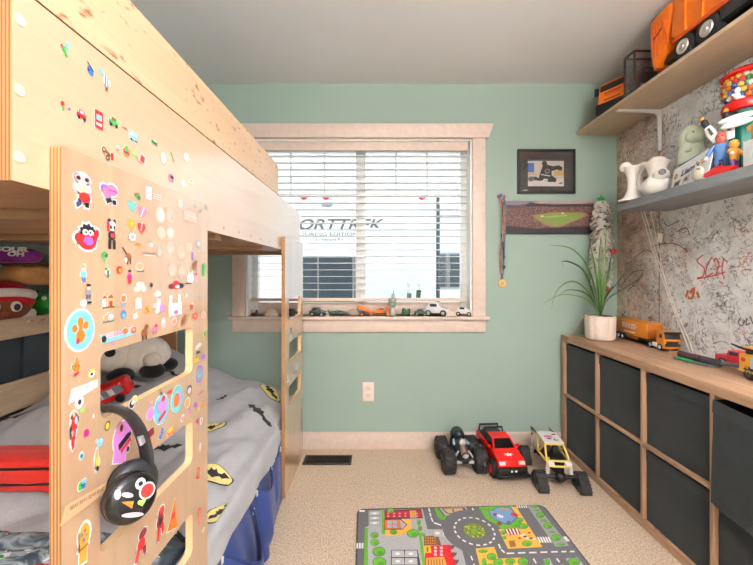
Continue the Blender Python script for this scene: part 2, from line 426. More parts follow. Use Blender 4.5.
# blind
bl = thing('window_blind', 'white horizontal slat blind lowered in the window', 'blind', (0, BACK, 0))
b = MB(); b.bx(-.86, .618, .008, .022, 2.002, 2.062, TRIM, .003); b.bx(-.855, .613, .022, .062, 2.02, 2.06, BLINDW); b.build('headrail', bl)
b = MB(); z = 1.972
while z > 1.03:
    b.box((-.121, .045, z), (1.468, .048, .003), BLINDW, (math.radians(-1), 0, 0)); z -= .0455
b.build('slats', bl)
b = MB(); b.bx(-.855, .613, .022, .068, .985, 1.005, TRIM, .004); b.build('bottom_rail', bl)
b = MB()
for x in (-.72, -.40, -.16, .16, .48):
    for y in (.020, .070): b.cyl((x, y, 1.0), (x, y, 2.03), .0011, WHITE, n=5)
b.build('ladder_cords', bl)
b = MB(); b.tube([(.545, .014, 2.02), (.545, .010, 1.75), (.548, .010, 1.62)], .0022, WHITE); b.lathe([(.002, .02), (.006, 0), (.007, -.02), (.003, -.03)], (.548, .010, 1.61), WHITE); b.build('pull_cord', bl)

# ================================================================== outside
ext = M((226, 228, 230), .35); dk = M((58, 68, 76), .25)
slab('ground_outside', -14, 14, BACK + .3, 20, -.35, -.3, M((205, 205, 205), .9))
tr = thing('travel_trailer', 'white travel trailer parked outside with grey lettering and a dark window', 'trailer', (-1.9, 6.0, -.3))
def TX(px): return (px - CX) * 6 / F + 1.9
def TZ(py): return EYE + (CY - py) * 6 / F + .3
b = MB()
b.prism([(0, .45), (2.2, .45), (2.2, 2.7), (1.9, 3.0), (.25, 3.0), (0, 2.75)], -2.6, TX(437), FR((0, 0, 0), (0, 1, 0), (0, 0, 1), (1, 0, 0)), M((240, 241, 242), .3), bev=.03); b.build('shell', tr)
b = MB(); b.bx(TX(365), TX(436), -.02, .0, .5, TZ(228), M((214, 222, 230), .3), .008); b.build('lower_panel', tr)
b = MB(); b.bx(TX(437) - .01, TX(437) + .045, -.03, .05, .4, 2.75, dk, .01); b.build('corner_trim', tr)
b = MB(); b.bx(TX(300), TX(356), -.03, .0, TZ(310), TZ(256), M((110, 118, 124), .2), .01); w = b.build('window', tr)
b = MB(); b.bx(TX(302), TX(354), -.034, -.03, TZ(308), TZ(258), dk, 0); b.build('pane', w)
ft = FR((TX(329.5), -.004, 0), (1, 0, 0), (0, 0, 1), (0, -1, 0)); LT = M((60, 64, 70), .4)
b = MB(); b.text('SPORTTREK', lambda u, v, w=0: ft(u, v + TZ(225), w), .25, M((92, 96, 102), .4), .004, 1.74, .3, .004)
b.text('TOURING EDITION', lambda u, v, w=0: ft(u - .05, v + TZ(234.5), w), .085, M((96, 100, 104), .4), .004, 1.05)
b.text('by Venture RV', lambda u, v, w=0: ft(u + .0, v + TZ(239.5), w), .08, LT, .004, .46); b.build('lettering', tr)
b = MB()
for px in (304, 326, 422):
    b = MB(); b.ball((TX(px), -.01, TZ(197)), (.06, .03, .05), M((214, 60, 60), .3)); b.build('marker_light', tr)
b = MB(); b.ball((TX(327), -.01, TZ(205)), (.1, .04, .035), M((150, 154, 158), .3)); b.box((TX(327), -.01, TZ(205)), (.12, .03, .03), dk, None, .008); b.build('porch_light', tr)
b = MB()
for x in (-1.2, -.5): b.tube([(x, .2, .3), (x, .42, .3)], .3, M((40, 40, 42), .7), n=24)
b.build('wheel', tr)
hs = thing('neighbour_house', 'pale house across the yard seen past the right end of the trailer', 'house', (2.9, 11.5, -.3))
b = MB(); b.bx(-1.6, 4, 0, 3, 0, 3.3, ext); b.build('wall', hs)
for k in range(3):
    b = MB(); x = -1.0 + k * .95; b.bx(x, x + .8, -.04, 0, 1.0, 2.15, M((150, 158, 164), .3)); f_ = b.build('window', hs)
    b = MB(); b.bx(x + .06, x + .38, -.05, -.04, 1.06, 2.09, dk); b.bx(x + .42, x + .74, -.05, -.04, 1.06, 2.09, dk); b.build('pane', f_)
b = MB(); b.prism([(-.3, 3.3), (3.3, 3.3), (1.5, 3.95)], -2, 4.3, FR((0, 0, 0), (0, 1, 0), (0, 0, 1), (1, 0, 0)), M((196, 196, 200), .8)); b.build('roof', hs)

# ================================================================== light and camera
wd = bpy.data.worlds.new('overcast'); SC.world = wd; wd.use_nodes = True
bg = wd.node_tree.nodes['Background']; bg.inputs[0].default_value = (.93, .97, 1, 1); bg.inputs[1].default_value = 2.1
cl = thing('ceiling_light', 'round white flush ceiling light above the middle of the room', 'lamp', (.45, -.45, CEIL))
b = MB(); b.lathe([(.0, 0), (.19, 0), (.19, -.02), (.17, -.03), (0, -.03)], (0, 0, 0), WHITE); b.build('base', cl)
t = NT('lit_opal_glass'); t.b.inputs['Emission Color'].default_value = (1, .9, .78, 1); t.b.inputs['Emission Strength'].default_value = 4; t.set(lin((250, 245, 235)), .3)
b = MB(); b.lathe([(.17, -.03), (.165, -.06), (.13, -.09), (.07, -.105), (0, -.11)], (0, 0, 0), t.mat); b.build('shade', cl)
def lamp(name, typ, loc, power, col, parent=None, **kw):
    l = bpy.data.lights.new(name, typ); l.energy = power; l.color = col
    for k, v in kw.items(): setattr(l, k, v)
    o = bpy.data.objects.new(name, l); COL.objects.link(o); o.location = loc; o.parent = parent; return o
lamp('bulb', 'POINT', (0, 0, -.42), 8, (1, .985, .97), cl, shadow_soft_size=.22)
fl = thing('added_fill_lamp', 'added fill lamp behind the viewer, an unseen uplighter with a low glowing globe', 'lamp', (.75, -.75, 0))  # added unseen stand; its uplight takes the place of bounced flash
b = MB(); b.lathe([(.0, 0), (.13, 0), (.13, .015), (.03, .03), (.012, .04)], (0, 0, 0), M((30, 30, 32), .4)); b.build('base', fl)
b = MB(); b.cyl((0, 0, .03), (0, 0, 1.72), .012, M((30, 30, 32), .4)); b.build('pole', fl)
b = MB(); b.lathe([(.012, 1.70), (.06, 1.72), (.13, 1.77), (.17, 1.83), (.165, 1.83), (.12, 1.775), (.05, 1.73), (0, 1.725)], (0, 0, 0), M((235, 235, 232), .5)); b.build('fill_lamp_bowl', fl)
t2 = NT('fill_globe_glow'); t2.b.inputs['Emission Color'].default_value = (1, .97, .94, 1); t2.b.inputs['Emission Strength'].default_value = 4.5; t2.set(lin((250, 245, 235)), .3)
b = MB(); b.tube([(0, 0, 1.23), (.05, 0, 1.25), (.09, 0, 1.25)], .012, M((30, 30, 32), .4)); b.build('arm', fl)
b = MB(); b.ball((.27, 0, 1.25), .19, t2.mat, None, 24, 16); b.build('globe', fl)  # glowing globe added to lift the dim space under the bunk
lamp('fill_uplight', 'AREA', (0, 0, 1.80), 185, (1, .99, .985), fl, shape='DISK', size=.26).rotation_euler = (PI, 0, 0)
cam = bpy.data.cameras.new('camera'); co = bpy.data.objects.new('camera', cam); COL.objects.link(co)
cam.sensor_width = 36; cam.lens = F / 753 * 36; cam.shift_y = -8.5 / 753; cam.clip_start = .02
co.location = (0, 0, EYE); co.rotation_euler = (PI / 2, 0, 0); SC.camera = co
SC.view_settings.view_transform = 'Standard'; SC.view_settings.look = 'None'; SC.view_settings.gamma = 1; SC.view_settings.exposure = .13
# ================================================================== bunk bed
PX = -.475                                                 # room-side face of the ladder panels
RX = -.493                                                 # room-side face of the rails
bed = thing('bunk_bed', 'plywood bunk bed with cut-out ladder panels covered in stickers along the left wall', 'bunk bed', (-.95, 1.4, 0))
def bedpart(b, name, **kw):
    o = b.build(name, None, origin=(0, 0, 0), **kw); o.parent = bed; o.location = -V(bed.location); return o
fp = FR((PX, 0, 0), (0, 1, 0), (0, 0, 1), (1, 0, 0)); fr_ = FR((RX, 0, 0), (0, 1, 0), (0, 0, 1), (1, 0, 0))
def ladder(y0, y1, h0, h1):
    b = MB(); holes = [rrect(h0, a, h1, c, .014) for a, c in ((.918, 1.034), (.686, .796), (.450, .558))]
    b.prism(rrect(y0, .002, y1, 1.365, .006), -.018, 0, fp, PLY, PLYE, holes)
    o = bedpart(b, 'ladder_panel', normals=False)
    o.data.materials.append(CUTE); k = len(o.data.materials) - 1
    for p in o.data.polygons:                              # inner sides of the cut-outs are pale fresh-cut ply
        c = p.center
        if y0 + .02 < c.y < y1 - .02 and abs(p.normal.x) < .5 and .3 < c.z < 1.2: p.material_index = k
    return o
pan = ladder(.544, 1.015, .621, .932); pan['label'] = 'large plywood ladder panel covered in stickers'
pan2 = ladder(1.872, 2.330, 1.958, 2.262)
b = MB(); b.prism([(.488, 1.297), (2.330, 1.297), (2.330, 1.52), (2.315, 1.55), (2.28, 1.565), (.488, 1.565)], -.018, -.0002, fr_, PLYR, PLYE); rail = bedpart(b, 'guard_rail')
b = MB(); b.prism([(.488, 1.5685), (1.816, 1.5685), (1.816, 1.70), (1.80, 1.717), (.488, 1.717)], -.018, -.0002, fr_, PLYF, PLYE); rail2 = bedpart(b, 'upper_guard_board')
for px, py in ((20, 20), (19, 90), (19, 157)):
    p = onX(px, py, RX); b = MB(); b.disc(p, (1, 0, 0), .0078, .0016, M((246, 214, 186), .5)); bedpart(b, 'screw_cap')
for px, py in ((224, 229), (239, 233), (251, 237), (261, 240), (270, 243)):
    p = onX(px, py - 1, RX); b = MB(); b.disc(p, (1, 0, 0), .006, .0012, M((150, 146, 142), .4)); bedpart(b, 'screw_cap')
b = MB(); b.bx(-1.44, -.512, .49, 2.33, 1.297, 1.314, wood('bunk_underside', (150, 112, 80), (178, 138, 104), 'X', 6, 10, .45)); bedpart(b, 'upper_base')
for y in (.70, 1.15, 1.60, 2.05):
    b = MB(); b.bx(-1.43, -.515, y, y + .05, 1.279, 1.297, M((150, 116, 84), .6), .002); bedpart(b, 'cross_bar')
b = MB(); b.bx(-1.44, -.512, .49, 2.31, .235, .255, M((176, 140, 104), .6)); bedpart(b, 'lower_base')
b = MB(); b.bx(-1.438, -1.42, .49, 2.30, .63, .747, OAK, .002); bedpart(b, 'wall_side_rail')
b = MB(); b.bx(-.511, -.493, 1.016, 1.871, .20, .36, PLYR, .002); bedpart(b, 'side_rail')
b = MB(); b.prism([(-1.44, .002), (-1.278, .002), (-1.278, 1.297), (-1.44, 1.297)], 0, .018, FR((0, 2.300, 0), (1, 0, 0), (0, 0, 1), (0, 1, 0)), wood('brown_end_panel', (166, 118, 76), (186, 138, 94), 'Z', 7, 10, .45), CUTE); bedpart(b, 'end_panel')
b = MB(); b.bx(-1.458, -1.44, .49, .95, .002, 1.56, PLY); bedpart(b, 'rear_panel')
b = MB(); b.bx(-1.458, -1.44, 1.86, 2.33, .002, .60, PLY); b.bx(-1.458, -1.44, .49, 2.33, 1.297, 1.56, PLY); bedpart(b, 'rear_rail')

# ---------------------------------------------------------------- stickers
P = dict(w=(244, 242, 240), k=(34, 34, 40), r=(214, 44, 44), o=(240, 124, 36), y=(242, 206, 74), g=(70, 170, 80), lg=(150, 200, 90), t=(120, 190, 190),
         b=(60, 120, 200), lb=(120, 196, 222), n=(46, 60, 110), p=(236, 120, 170), m=(206, 40, 130), v=(150, 90, 190), lv=(214, 136, 214), br=(140, 84, 52), tn=(204, 160, 110),
         gr=(150, 150, 156), lg2=(206, 212, 206), pk=(244, 196, 200), mr=(130, 40, 50), gd=(214, 160, 60), pt=(222, 232, 232), dg=(40, 100, 60), sk=(240, 200, 170), pl=(226, 228, 230), cw=(208, 188, 170))  # cw: pale stickers toned towards the panel, glare put into the colour
def PM(c): return M(P[c], .35, 0, .5, .02)
def shape(s):
    k, cx, cy, rx, ry, c = s[:6]; rot = s[6] if len(s) > 6 else 0
    if k == 'E': return ell(cx, cy, rx, ry, rot), c
    if k == 'H': return heart(cx, cy, rx, ry), c
    if k == 'S': return star(cx, cy, rx, ry, 5, .5, PI / 2 + rot), c
    if k == 'Z': return star(cx, cy, rx, ry, 9, .72, rot), c
    if k == 'T': p = [(-1, -1), (1, -1), (0, 1)]
    elif k == 'B': p = BAT
    else: p = [(-1, -1), (1, -1), (1, 1), (-1, 1)]
    a, d = math.cos(rot), math.sin(rot)
    return [(cx + rx * x * a - ry * y * d, cy + rx * x * d + ry * y * a) for x, y in p], c
NST = [0]
def stick(parent, X, px, py, w, h, shapes, border=.0022, label=None, txt=None, name='sticker'):
    p = onX(px, py, X); d = p.y; ku = d * d / (F * abs(X)) * w / 2; kv = d / F * h / 2
    f = FR(p, (0, 1, 0), (0, 0, 1), (1, 0, 0)); b = MB(); NST[0] += 1; w0 = .0004 + .00006 * (NST[0] % 7)
    polys = [shape(s) for s in shapes]
    if border:
        for q, c in polys:
            m = [(x * ku, y * kv) for x, y in q]; cx = sum(x for x, _ in m) / len(m); cy = sum(y for _, y in m) / len(m); o = []
            for x, y in m:
                r = math.hypot(x - cx, y - cy) or 1; k = (r + border) / r; o.append((cx + (x - cx) * k, cy + (y - cy) * k))
            b.flat(o, f, w0, PM('w'))
    for i, (q, c) in enumerate(polys): b.flat([(x * ku, y * kv) for x, y in q], f, w0 + .0005 + .00008 * i, PM(c))
    if txt:
        for s_, cy, hh, c, wid in txt: b.text(s_, lambda u, v, w=0: f(u, v + cy * kv, w), hh * kv * 2, PM(c), w0 + .0016, wid * ku * 2)
    o = b.build(name, None, origin=(0, 0, 0), normals=False); o.parent = parent
    if label: o['label'] = label
    return o
E = lambda cx, cy, rx, ry, c, rot=0: ('E', cx, cy, rx, ry, c, rot)
R_ = lambda cx, cy, rx, ry, c, rot=0: ('R', cx, cy, rx, ry, c, rot)
T_ = lambda cx, cy, rx, ry, c, rot=0: ('T', cx, cy, rx, ry, c, rot)
rnd = random.Random(3)
def critter(body, head, legs='k', eye='k'):
    return [E(0, -.1, .7, .5, body), E(.45, .55, .42, .36, head), R_(-.35, -.72, .14, .3, legs), R_(.35, -.72, .14, .3, legs), E(.55, .6, .1, .1, eye)]
def figure(hat, head, body, legs): return [R_(-.3, -.7, .2, .3, legs), R_(.3, -.7, .2, .3, legs), E(0, -.15, .7, .42, body), E(0, .45, .46, .3, head), E(0, .78, .5, .2, hat)]
def bloom(a, c, s='g'): return [R_(0, -.5, .12, .5, s), E(-.35, .2, .45, .4, a), E(.35, .3, .45, .4, c), E(0, .6, .4, .35, a)]
def ovalem(a, c, d): return [E(0, 0, 1, 1, a), E(0, -.05, .6, .6, c), E(.1, .2, .28, .3, d), E(-.2, -.35, .25, .2, 'w')]
def eye(a): return [E(0, 0, 1, 1, a), E(0, 0, .6, .6, 'w'), E(0, 0, .36, .36, 'k')]
def car(a, c='w'): return [R_(0, -.15, .95, .35, a), R_(.05, .4, .55, .35, a), R_(.05, .4, .38, .22, c), E(-.55, -.55, .28, .34, 'k'), E(.55, -.55, .28, .34, 'k')]
L = [  # (photo x, y, w, h, shapes, border)
 (82, 190, 21, 36, [E(0, .62, .75, .26, 'pk'), E(-.4, .62, .22, .12, 'k'), E(.4, .62, .22, .12, 'k'), E(0, .1, .7, .3, 'w'), E(0, .08, .5, .22, 'sk'), E(.2, -.4, .55, .3, 'r'), R_(-.4, -.8, .2, .14, 'n', .5), R_(.4, -.8, .18, .14, 'k')], .004),
 (109, 193, 18, 22, [E(.3, .3, .6, .5, 'p'), E(-.6, .35, .35, .3, 'v'), E(-.35, -.1, .35, .5, 'p', .5), R_(-.1, -.7, .3, .2, 'k', .5), R_(.55, -.75, .2, .2, 'k'), R_(.35, .25, .5, .06, 'm')], .0035),
 (87, 237, 24, 30, [('Z', 0, .35, .7, .6, 'k'), E(0, -.3, .75, .55, 'r'), E(-.75, -.1, .3, .3, 'r'), E(.75, .25, .22, .35, 'r', -.4), E(-.2, .3, .24, .2, 'w'), E(.25, .3, .24, .2, 'w'), E(-.15, .3, .09, .08, 'k'), E(.2, .3, .09, .08, 'k'), E(.05, -.25, .42, .3, 'v')], .004),
 (111, 234, 12, 32, [E(-.4, .75, .3, .2, 'k'), E(.5, .78, .26, .18, 'k'), E(.1, .5, .65, .32, 'pl'), R_(-.55, .45, .2, .3, 'r'), E(-.15, .42, .18, .12, 'k'), E(.45, .42, .16, .12, 'k'), E(0, -.1, .6, .3, 'k'), E(.1, -.08, .35, .16, 'r'), R_(-.35, -.65, .22, .3, 'k'), R_(.4, -.65, .22, .3, 'k')], 0),
 (104, 257, 8, 13, bloom('g', 'dg', 'g'), 0), (107, 272, 9, 13, [E(0, 0, .7, .5, 'lg2'), R_(.1, -.3, .2, .6, 'dg'), E(-.4, .5, .3, .25, 'g')], 0),
 (127, 256, 12, 17, [E(.2, -.1, .5, .45, 'br', -.5), R_(-.5, .6, .5, .1, 'k', -.8), R_(.0, -.7, .1, .3, 'k'), R_(.5, -.6, .1, .3, 'k'), E(-.3, -.5, .25, .3, 'w')], 0),
 (119, 270, 7, 10, [E(0, 0, .9, .8, 'r'), E(.2, -.1, .5, .5, 'gd')], 0), (83, 273, 8, 18, figure('tn', 'w', 'lb', 'b'), .0018), (129, 276, 7, 13, figure('k', 'p', 'm', 'r'), 0),
 (131.5, 206, 9, 14, [('H', 0, 0, 1, 1, 't')], 0), (142, 212, 8, 13, [('H', 0, 0, 1, 1, 'p'), R_(0, 0, .12, .9, 'w', -.5)], 0), (131, 224, 9, 13, [('H', 0, 0, 1, 1, 'gd'), E(.1, .1, .3, .2, 'y')], 0), (141, 228, 8, 13, [('H', 0, 0, 1, 1, 'r'), R_(0, .2, .14, .7, 'pk', -.3)], 0),
 (136.5, 196, 8, 9, [E(.2, 0, .6, .8, 'g'), T_(-.5, .2, .4, .4, 'br', 1.5), E(.5, -.3, .4, .5, 'dg')], 0), (148, 193, 6, 13, [R_(0, 0, 1, 1, 'pl'), R_(.2, -.1, .5, .4, 'pk')], 0), (157, 197, 9, 11, [R_(0, .4, 1, .1, 'pk'), R_(0, 0, 1, .1, 'pk'), R_(0, -.4, 1, .1, 'pk')], 0),
 (160, 215, 10, 17, [E(0, 0, 1, 1, 'cw'), E(.1, 0, .7, .7, 'lg2')], 0), (170, 215, 8, 16, [E(0, 0, 1, 1, 'cw'), R_(.3, -.3, .1, .4, 'gr', -.4)], 0), (180, 204, 5, 10, [E(0, 0, 1, 1, 'lg2')], 0), (195, 206, 3, 5, [E(0, 0, 1, 1, 'gr')], 0),
 (190, 216, 14, 12, [R_(0, .4, .9, .4, 'cw'), R_(0, -.5, .9, .4, 'cw'), R_(0, -.05, 1, .12, 'lg2')], 0), (161, 233, 9, 13, [E(0, 0, 1, 1, 'cw')], 0), (170, 233, 8, 12, [E(0, 0, 1, 1, 'cw'), E(0, 0, .7, .7, 'lg2')], 0),
 (132, 237, 9, 10, [('Z', 0, 0, 1, 1, 'pl'), E(0, 0, .4, .4, 'gr')], 0), (139, 245, 9, 5, [R_(-.3, 0, .6, .6, 'o', -.3), E(.6, -.1, .4, .8, 'tn')], 0), (151, 242, 6, 11, [E(0, -.5, .9, .4, 'lg2'), R_(-.5, .2, .1, .8, 'gr')], 0),
 (149, 254, 13, 5, [R_(0, .2, 1, .4, 'br', .05), R_(0, -.5, .9, .3, 'lg2')], 0), (159, 252, 5, 11, [E(0, 0, .8, 1, 'lg2')], 0),
 (170, 248, 8, 14, [E(0, 0, 1, 1, 'cw'), E(-.2, -.4, .5, .3, 'lg2')], 0), (181, 253, 7, 15, [E(0, 0, 1, 1, 'cw'), R_(0, -.85, .7, .1, 'gr')], 0), (172, 270, 8, 14, [E(0, 0, 1, 1, 'cw')], 0), (181, 272, 7, 14, [E(0, 0, 1, 1, 'cw')], 0),
 (189, 247, 6, 8, [R_(0, 0, 1, 1, 'cw')], 0), (198, 246, 5, 13, [E(0, .3, .9, .6, 'gr'), E(0, .3, .65, .45, 'pl'), R_(0, -.8, .6, .15, 'lg2')], 0), (192, 256, 3, 8, [R_(0, 0, .5, 1, 'v')], 0), (194, 265, 7, 10, critter('br', 'br', 'br'), 0),
 (203, 270, 4, 13, [R_(0, 0, .7, 1, 'g', -.1)], 0), (190, 277, 8, 14, [E(0, -.2, .9, .8, 'w'), T_(-.4, .75, .3, .25, 'w'), T_(.4, .75, .3, .25, 'w'), R_(-.5, -.9, .8, .1, 'n')], 0), (196, 277, 4, 10, [R_(0, 0, .4, 1, 'pk', -.2), E(0, .6, .5, .25, 'r')], 0),
 (139, 267, 10, 10, [E(0, .1, .9, .85, 'pk'), E(.1, .1, .6, .6, 'tn'), R_(.2, -.85, .7, .12, 'dg')], 0), (176, 285, 16, 11, [E(0, 0, .5, .8, 'r'), E(-.6, -.2, .35, .5, 'mr'), E(.6, -.2, .35, .5, 'k'), E(.1, -.3, .3, .3, 'w')], 0),
 (140, 287, 13, 13, [E(0, .3, .7, .6, 'lg2'), E(-.5, -.3, .5, .5, 'lg2'), E(.5, -.3, .5, .5, 'lg2')], 0), (157, 296, 9, 13, bloom('lg2', 'pt', 'lg2'), 0),
 (80, 330, 27, 39, [E(0, 0, 1, 1, 'lb'), E(0, -.3, .34, .33, 'o'), E(-.42, .12, .2, .2, 'o'), E(-.02, .42, .22, .24, 'o'), E(.4, .2, .2, .2, 'o'), R_(-.22, -.55, .1, .12, 'r'), R_(0, .02, .14, .4, 'o')], .004),
 (88, 291, 9, 15, figure('k', 'sk', 'gr', 'n'), 0), (86, 303, 12, 7, [E(-.4, 0, .5, .9, 'w'), R_(.5, .1, .4, .35, 'k')], .0012), (83, 281, 4, 5, [E(0, 0, .9, .9, 'o')], 0),
 (108, 301, 13, 13, [R_(.35, -.1, .5, .8, 'tn'), T_(.35, .75, .5, .3, 'br'), R_(-.65, -.2, .25, .7, 'w'), T_(-.65, .7, .3, .25, 'r'), R_(.35, -.45, .22, .4, 'r'), R_(0, -.95, 1, .08, 'dg')], .001),
 (108, 317, 12, 11, [E(-.3, 0, .5, .5, 'tn'), E(.4, -.1, .45, .5, 'pk'), E(0, .6, .15, .2, 'p'), R_(0, -.85, 1, .1, 'dg')], .001),
 (123, 300, 9, 14, [E(0, .2, .8, .7, 'pk'), E(0, .2, .5, .45, 'o'), E(-.1, -.7, .8, .3, 'gr')], 0), (123, 314, 7, 11, [E(0, -.1, .8, .8, 'b'), E(.1, -.3, .45, .4, 'lb')], 0), (135, 316, 5, 6, [R_(0, 0, .9, .9, 'w', .2)], 0),
 (119, 334.5, 34, 14, [R_(0, 0, .96, .62, 'lb', .13), R_(.1, .28, .86, .34, 'pk', .13), E(-.86, -.14, .13, .44, 'k')], .001),
 (125, 331, 6, 7, [E(0, 0, .9, .9, 'o')], .0008), (133, 330, 6, 7, [E(0, 0, .9, .9, 'r'), E(0, .1, .6, .5, 'tn')], .0008),
 (138, 303, 9, 13, [E(0, .4, .8, .5, 'lg2'), R_(0, -.4, .7, .5, 'pt')], 0), (158, 306, 13, 17, [R_(0, .2, .35, .7, 'pl'), E(-.55, .1, .35, .3, 'pk'), E(-.2, -.6, .4, .3, 'lg2'), E(.55, -.3, .4, .5, 'lv')], 0),
 (175, 305, 13, 21, [R_(0, -.4, 1, .6, 'pt'), R_(-.7, .3, .25, .7, 'pt'), R_(.6, .3, .25, .7, 'pt'), E(.1, -.7, .35, .2, 'p')], 0),
 (147, 310, 6, 10, [E(0, 0, .9, .9, 'gd'), E(-.2, .2, .3, .25, 'br'), E(.2, -.3, .25, .2, 'br')], 0), (191, 306, 5, 8, critter('r', 'pk'), 0), (174, 321, 6, 10, [E(0, 0, .9, .9, 'pk'), E(0, -.1, .5, .5, 'o')], 0), (183, 320, 6, 12, critter('br', 'br', 'br'), 0),
 (189, 318, 5, 9, critter('tn', 'tn', 'tn'), 0), (195, 316, 6, 7, [E(0, 0, .9, .9, 'r'), E(0, 0, .5, .5, 'tn')], 0), (203, 315, 5, 9, [E(0, 0, .9, .9, 'pk'), E(0, 0, .6, .6, 'tn')], 0), (144, 332, 10, 16, critter('br', 'br', 'k'), 0), (154, 329, 8, 10, critter('p', 'm', 'mr'), 0),
 (163, 323, 7, 13, [E(0, 0, .8, .9, 'pk'), E(0, .3, .5, .4, 'pl')], 0), (204, 333, 4, 8, [E(0, 0, .7, 1, 'lg'), R_(.2, -.2, .3, .6, 'k')], 0), (198, 348, 8, 11, [E(-.3, .2, .5, .5, 'pl'), E(.3, .5, .5, .4, 'w'), E(0, -.8, .5, .2, 'k')], 0), (196, 360, 5, 6, [R_(0, 0, .9, .8, 'gd')], 0), (203, 357, 4, 6, [E(0, 0, .9, .9, 'v')], 0),
 (199, 374, 8, 18, [E(0, 0, 1, 1, 'v'), E(0, 0, .78, .78, 'gr'), E(0, 0, .4, .45, 't'), E(.1, .2, .2, .3, 'g')], .001),
 (76, 364, 10, 16, [T_(0, .3, .7, .75, 'o'), E(0, -.45, .8, .5, 'o'), E(-.2, -.3, .1, .1, 'k'), E(.3, -.3, .1, .1, 'k'), E(-.85, -.2, .15, .3, 'g')], .0012), (76, 374, 6, 5, [R_(0, 0, .9, .5, 'r', .5)], 0), (91, 374, 8, 10, [E(0, .1, 1, .9, 'y'), E(0, -.1, .75, .6, 'w'), E(0, 0, .36, .3, 'k')], 0),
 (79, 402, 8, 12, [E(0, 0, .9, .9, 'w'), E(0, 0, .45, .45, 'k')], .002), (82, 410, 5, 6, [E(0, 0, .9, .8, 'lg')], .002), (86, 433, 6, 9, [E(0, 0, .9, .9, 'm')], 0), (100, 442, 7, 10, [E(0, 0, .9, .9, 'lb'), E(.2, .2, .4, .4, 'pt')], 0), (81, 456, 5, 8, [E(0, 0, .9, .9, 'lb'), E(0, 0, .4, .4, 'k')], .001), (93, 416, 2.5, 6, [E(0, 0, .9, .9, 'w')], 0),
 (73, 431, 9, 38, [E(.2, .45, .7, .35, 'r'), E(0, 0, .45, .5, 'r'), E(-.2, -.55, .35, .45, 'r'), E(.5, .5, .3, .2, 'pl'), R_(-.3, -.1, .3, .16, 'gr'), E(0, .85, .35, .14, 'tn')], .004),
 (107, 426, 6, 10, [E(0, 0, .95, .95, 'k'), E(0, 0, .7, .7, 'y')], 0), (122, 440, 22, 46, [E(0, .1, .8, .7, 'lv'), R_(-.2, -.5, .55, .4, 'lv', -.3), E(-.15, .55, .3, .24, 'p'), E(-.1, .55, .14, .16, 'k'), R_(.2, -.05, .6, .14, 'k', .3), R_(.3, -.3, .5, .09, 'r', .3), E(.5, -.55, .14, .12, 'k'), E(.62, .45, .3, .3, 'lv')], .003),
 (96, 461, 8, 26, [E(0, .2, .4, .75, 'tn', -.2), E(.3, -.2, .4, .5, 'y', .3), E(.2, -.6, .3, .2, 'k')], .003), (82, 485, 10, 11, [E(-.4, 0, .5, .8, 'g'), E(.3, .4, .5, .5, 'lb'), E(.2, -.3, .45, .5, 'b'), E(-.2, .1, .2, .2, 'k')], .001),
 (133, 402, 9, 12, [E(-.3, -.2, .6, .7, 'k'), E(.3, .3, .5, .5, 'y'), E(-.1, 0, .4, .4, 'w')], .002), (83, 542, 17, 42, [E(.1, .3, .62, .55, 'gd'), R_(-.05, -.45, .45, .5, 'gd', -.1), E(-.2, .4, .14, .08, 'b'), E(.15, .5, .14, .08, 'r'), E(.3, .25, .12, .08, 'g'), E(.0, .1, .16, .09, 'v'), R_(0, -.25, .5, .05, 'br')], .005),
 (177, 399, 12, 27, [E(0, 0, 1, 1, 't'), E(-.1, 0, .7, .7, 'lb'), E(-.15, -.05, .5, .5, 'o'), E(.4, 0, .22, .5, 'lv')], .0015), (161, 409, 15, 29, [E(0, 0, 1, 1, 'lb'), E(.1, .2, .6, .45, 'lv'), E(.25, .65, .25, .18, 'r'), R_(.1, -.5, .5, .14, 'r', .4)], .0015),
 (150, 412, 9, 17, [E(0, -.2, .8, .7, 'lv'), R_(.1, .6, .2, .5, 'lv', -.2)], .0015), (161, 393, 4, 5, [T_(0, 0, .9, .8, 'mr')], 0), (169, 392, 5, 5, [E(0, 0, 1, .7, 'r')], 0), (189, 390, 6, 11, [E(0, 0, .9, .9, 'k'), E(0, -.1, .65, .6, 'pk')], 0), (187, 403, 6, 12, [E(0, 0, .95, .95, 'w'), E(0, 0, .75, .75, 'gd'), E(0, 0, .5, .5, 'tn')], 0),
 (200, 393, 6, 5, [R_(0, 0, .9, .3, 'p', .3)], 0), (182, 418, 5, 8, [R_(0, 0, .6, .9, 'w', -.5), R_(.1, -.2, .3, .5, 'r', -.5)], 0), (190, 412, 3, 7, [R_(0, 0, .6, .9, 'p')], 0), (150, 433, 8, 9, [R_(0, 0, .9, .9, 'mr', .1)], .001), (150, 443, 5, 10, [E(0, 0, .7, .9, 'o', -.4)], 0), (161, 434, 7, 12, [R_(0, .1, .25, .9, 'b', -.4), R_(0, -.1, .9, .16, 'b', .3)], .0008), (170, 431, 8, 10, [E(0, 0, .9, .7, 'o'), E(0, .2, .6, .4, 'y'), R_(-.5, -.7, .1, .3, 'r'), R_(.5, -.7, .1, .3, 'r')], .0008),
 (201, 421, 4, 9, [E(0, 0, .8, .9, 'w'), E(0, 0, .4, .6, 'p')], 0), (200, 447, 3, 9, [R_(0, 0, .6, .9, 'pk', -.2)], 0), (198, 473, 4, 12, [R_(0, 0, .7, .9, 'r', -.4), R_(0, 0, .4, .6, 'tn', -.4)], 0), (199, 516, 4, 17, [R_(0, 0, .6, .9, 'r', -.15), R_(0, 0, .35, .7, 'tn', -.15)], 0),
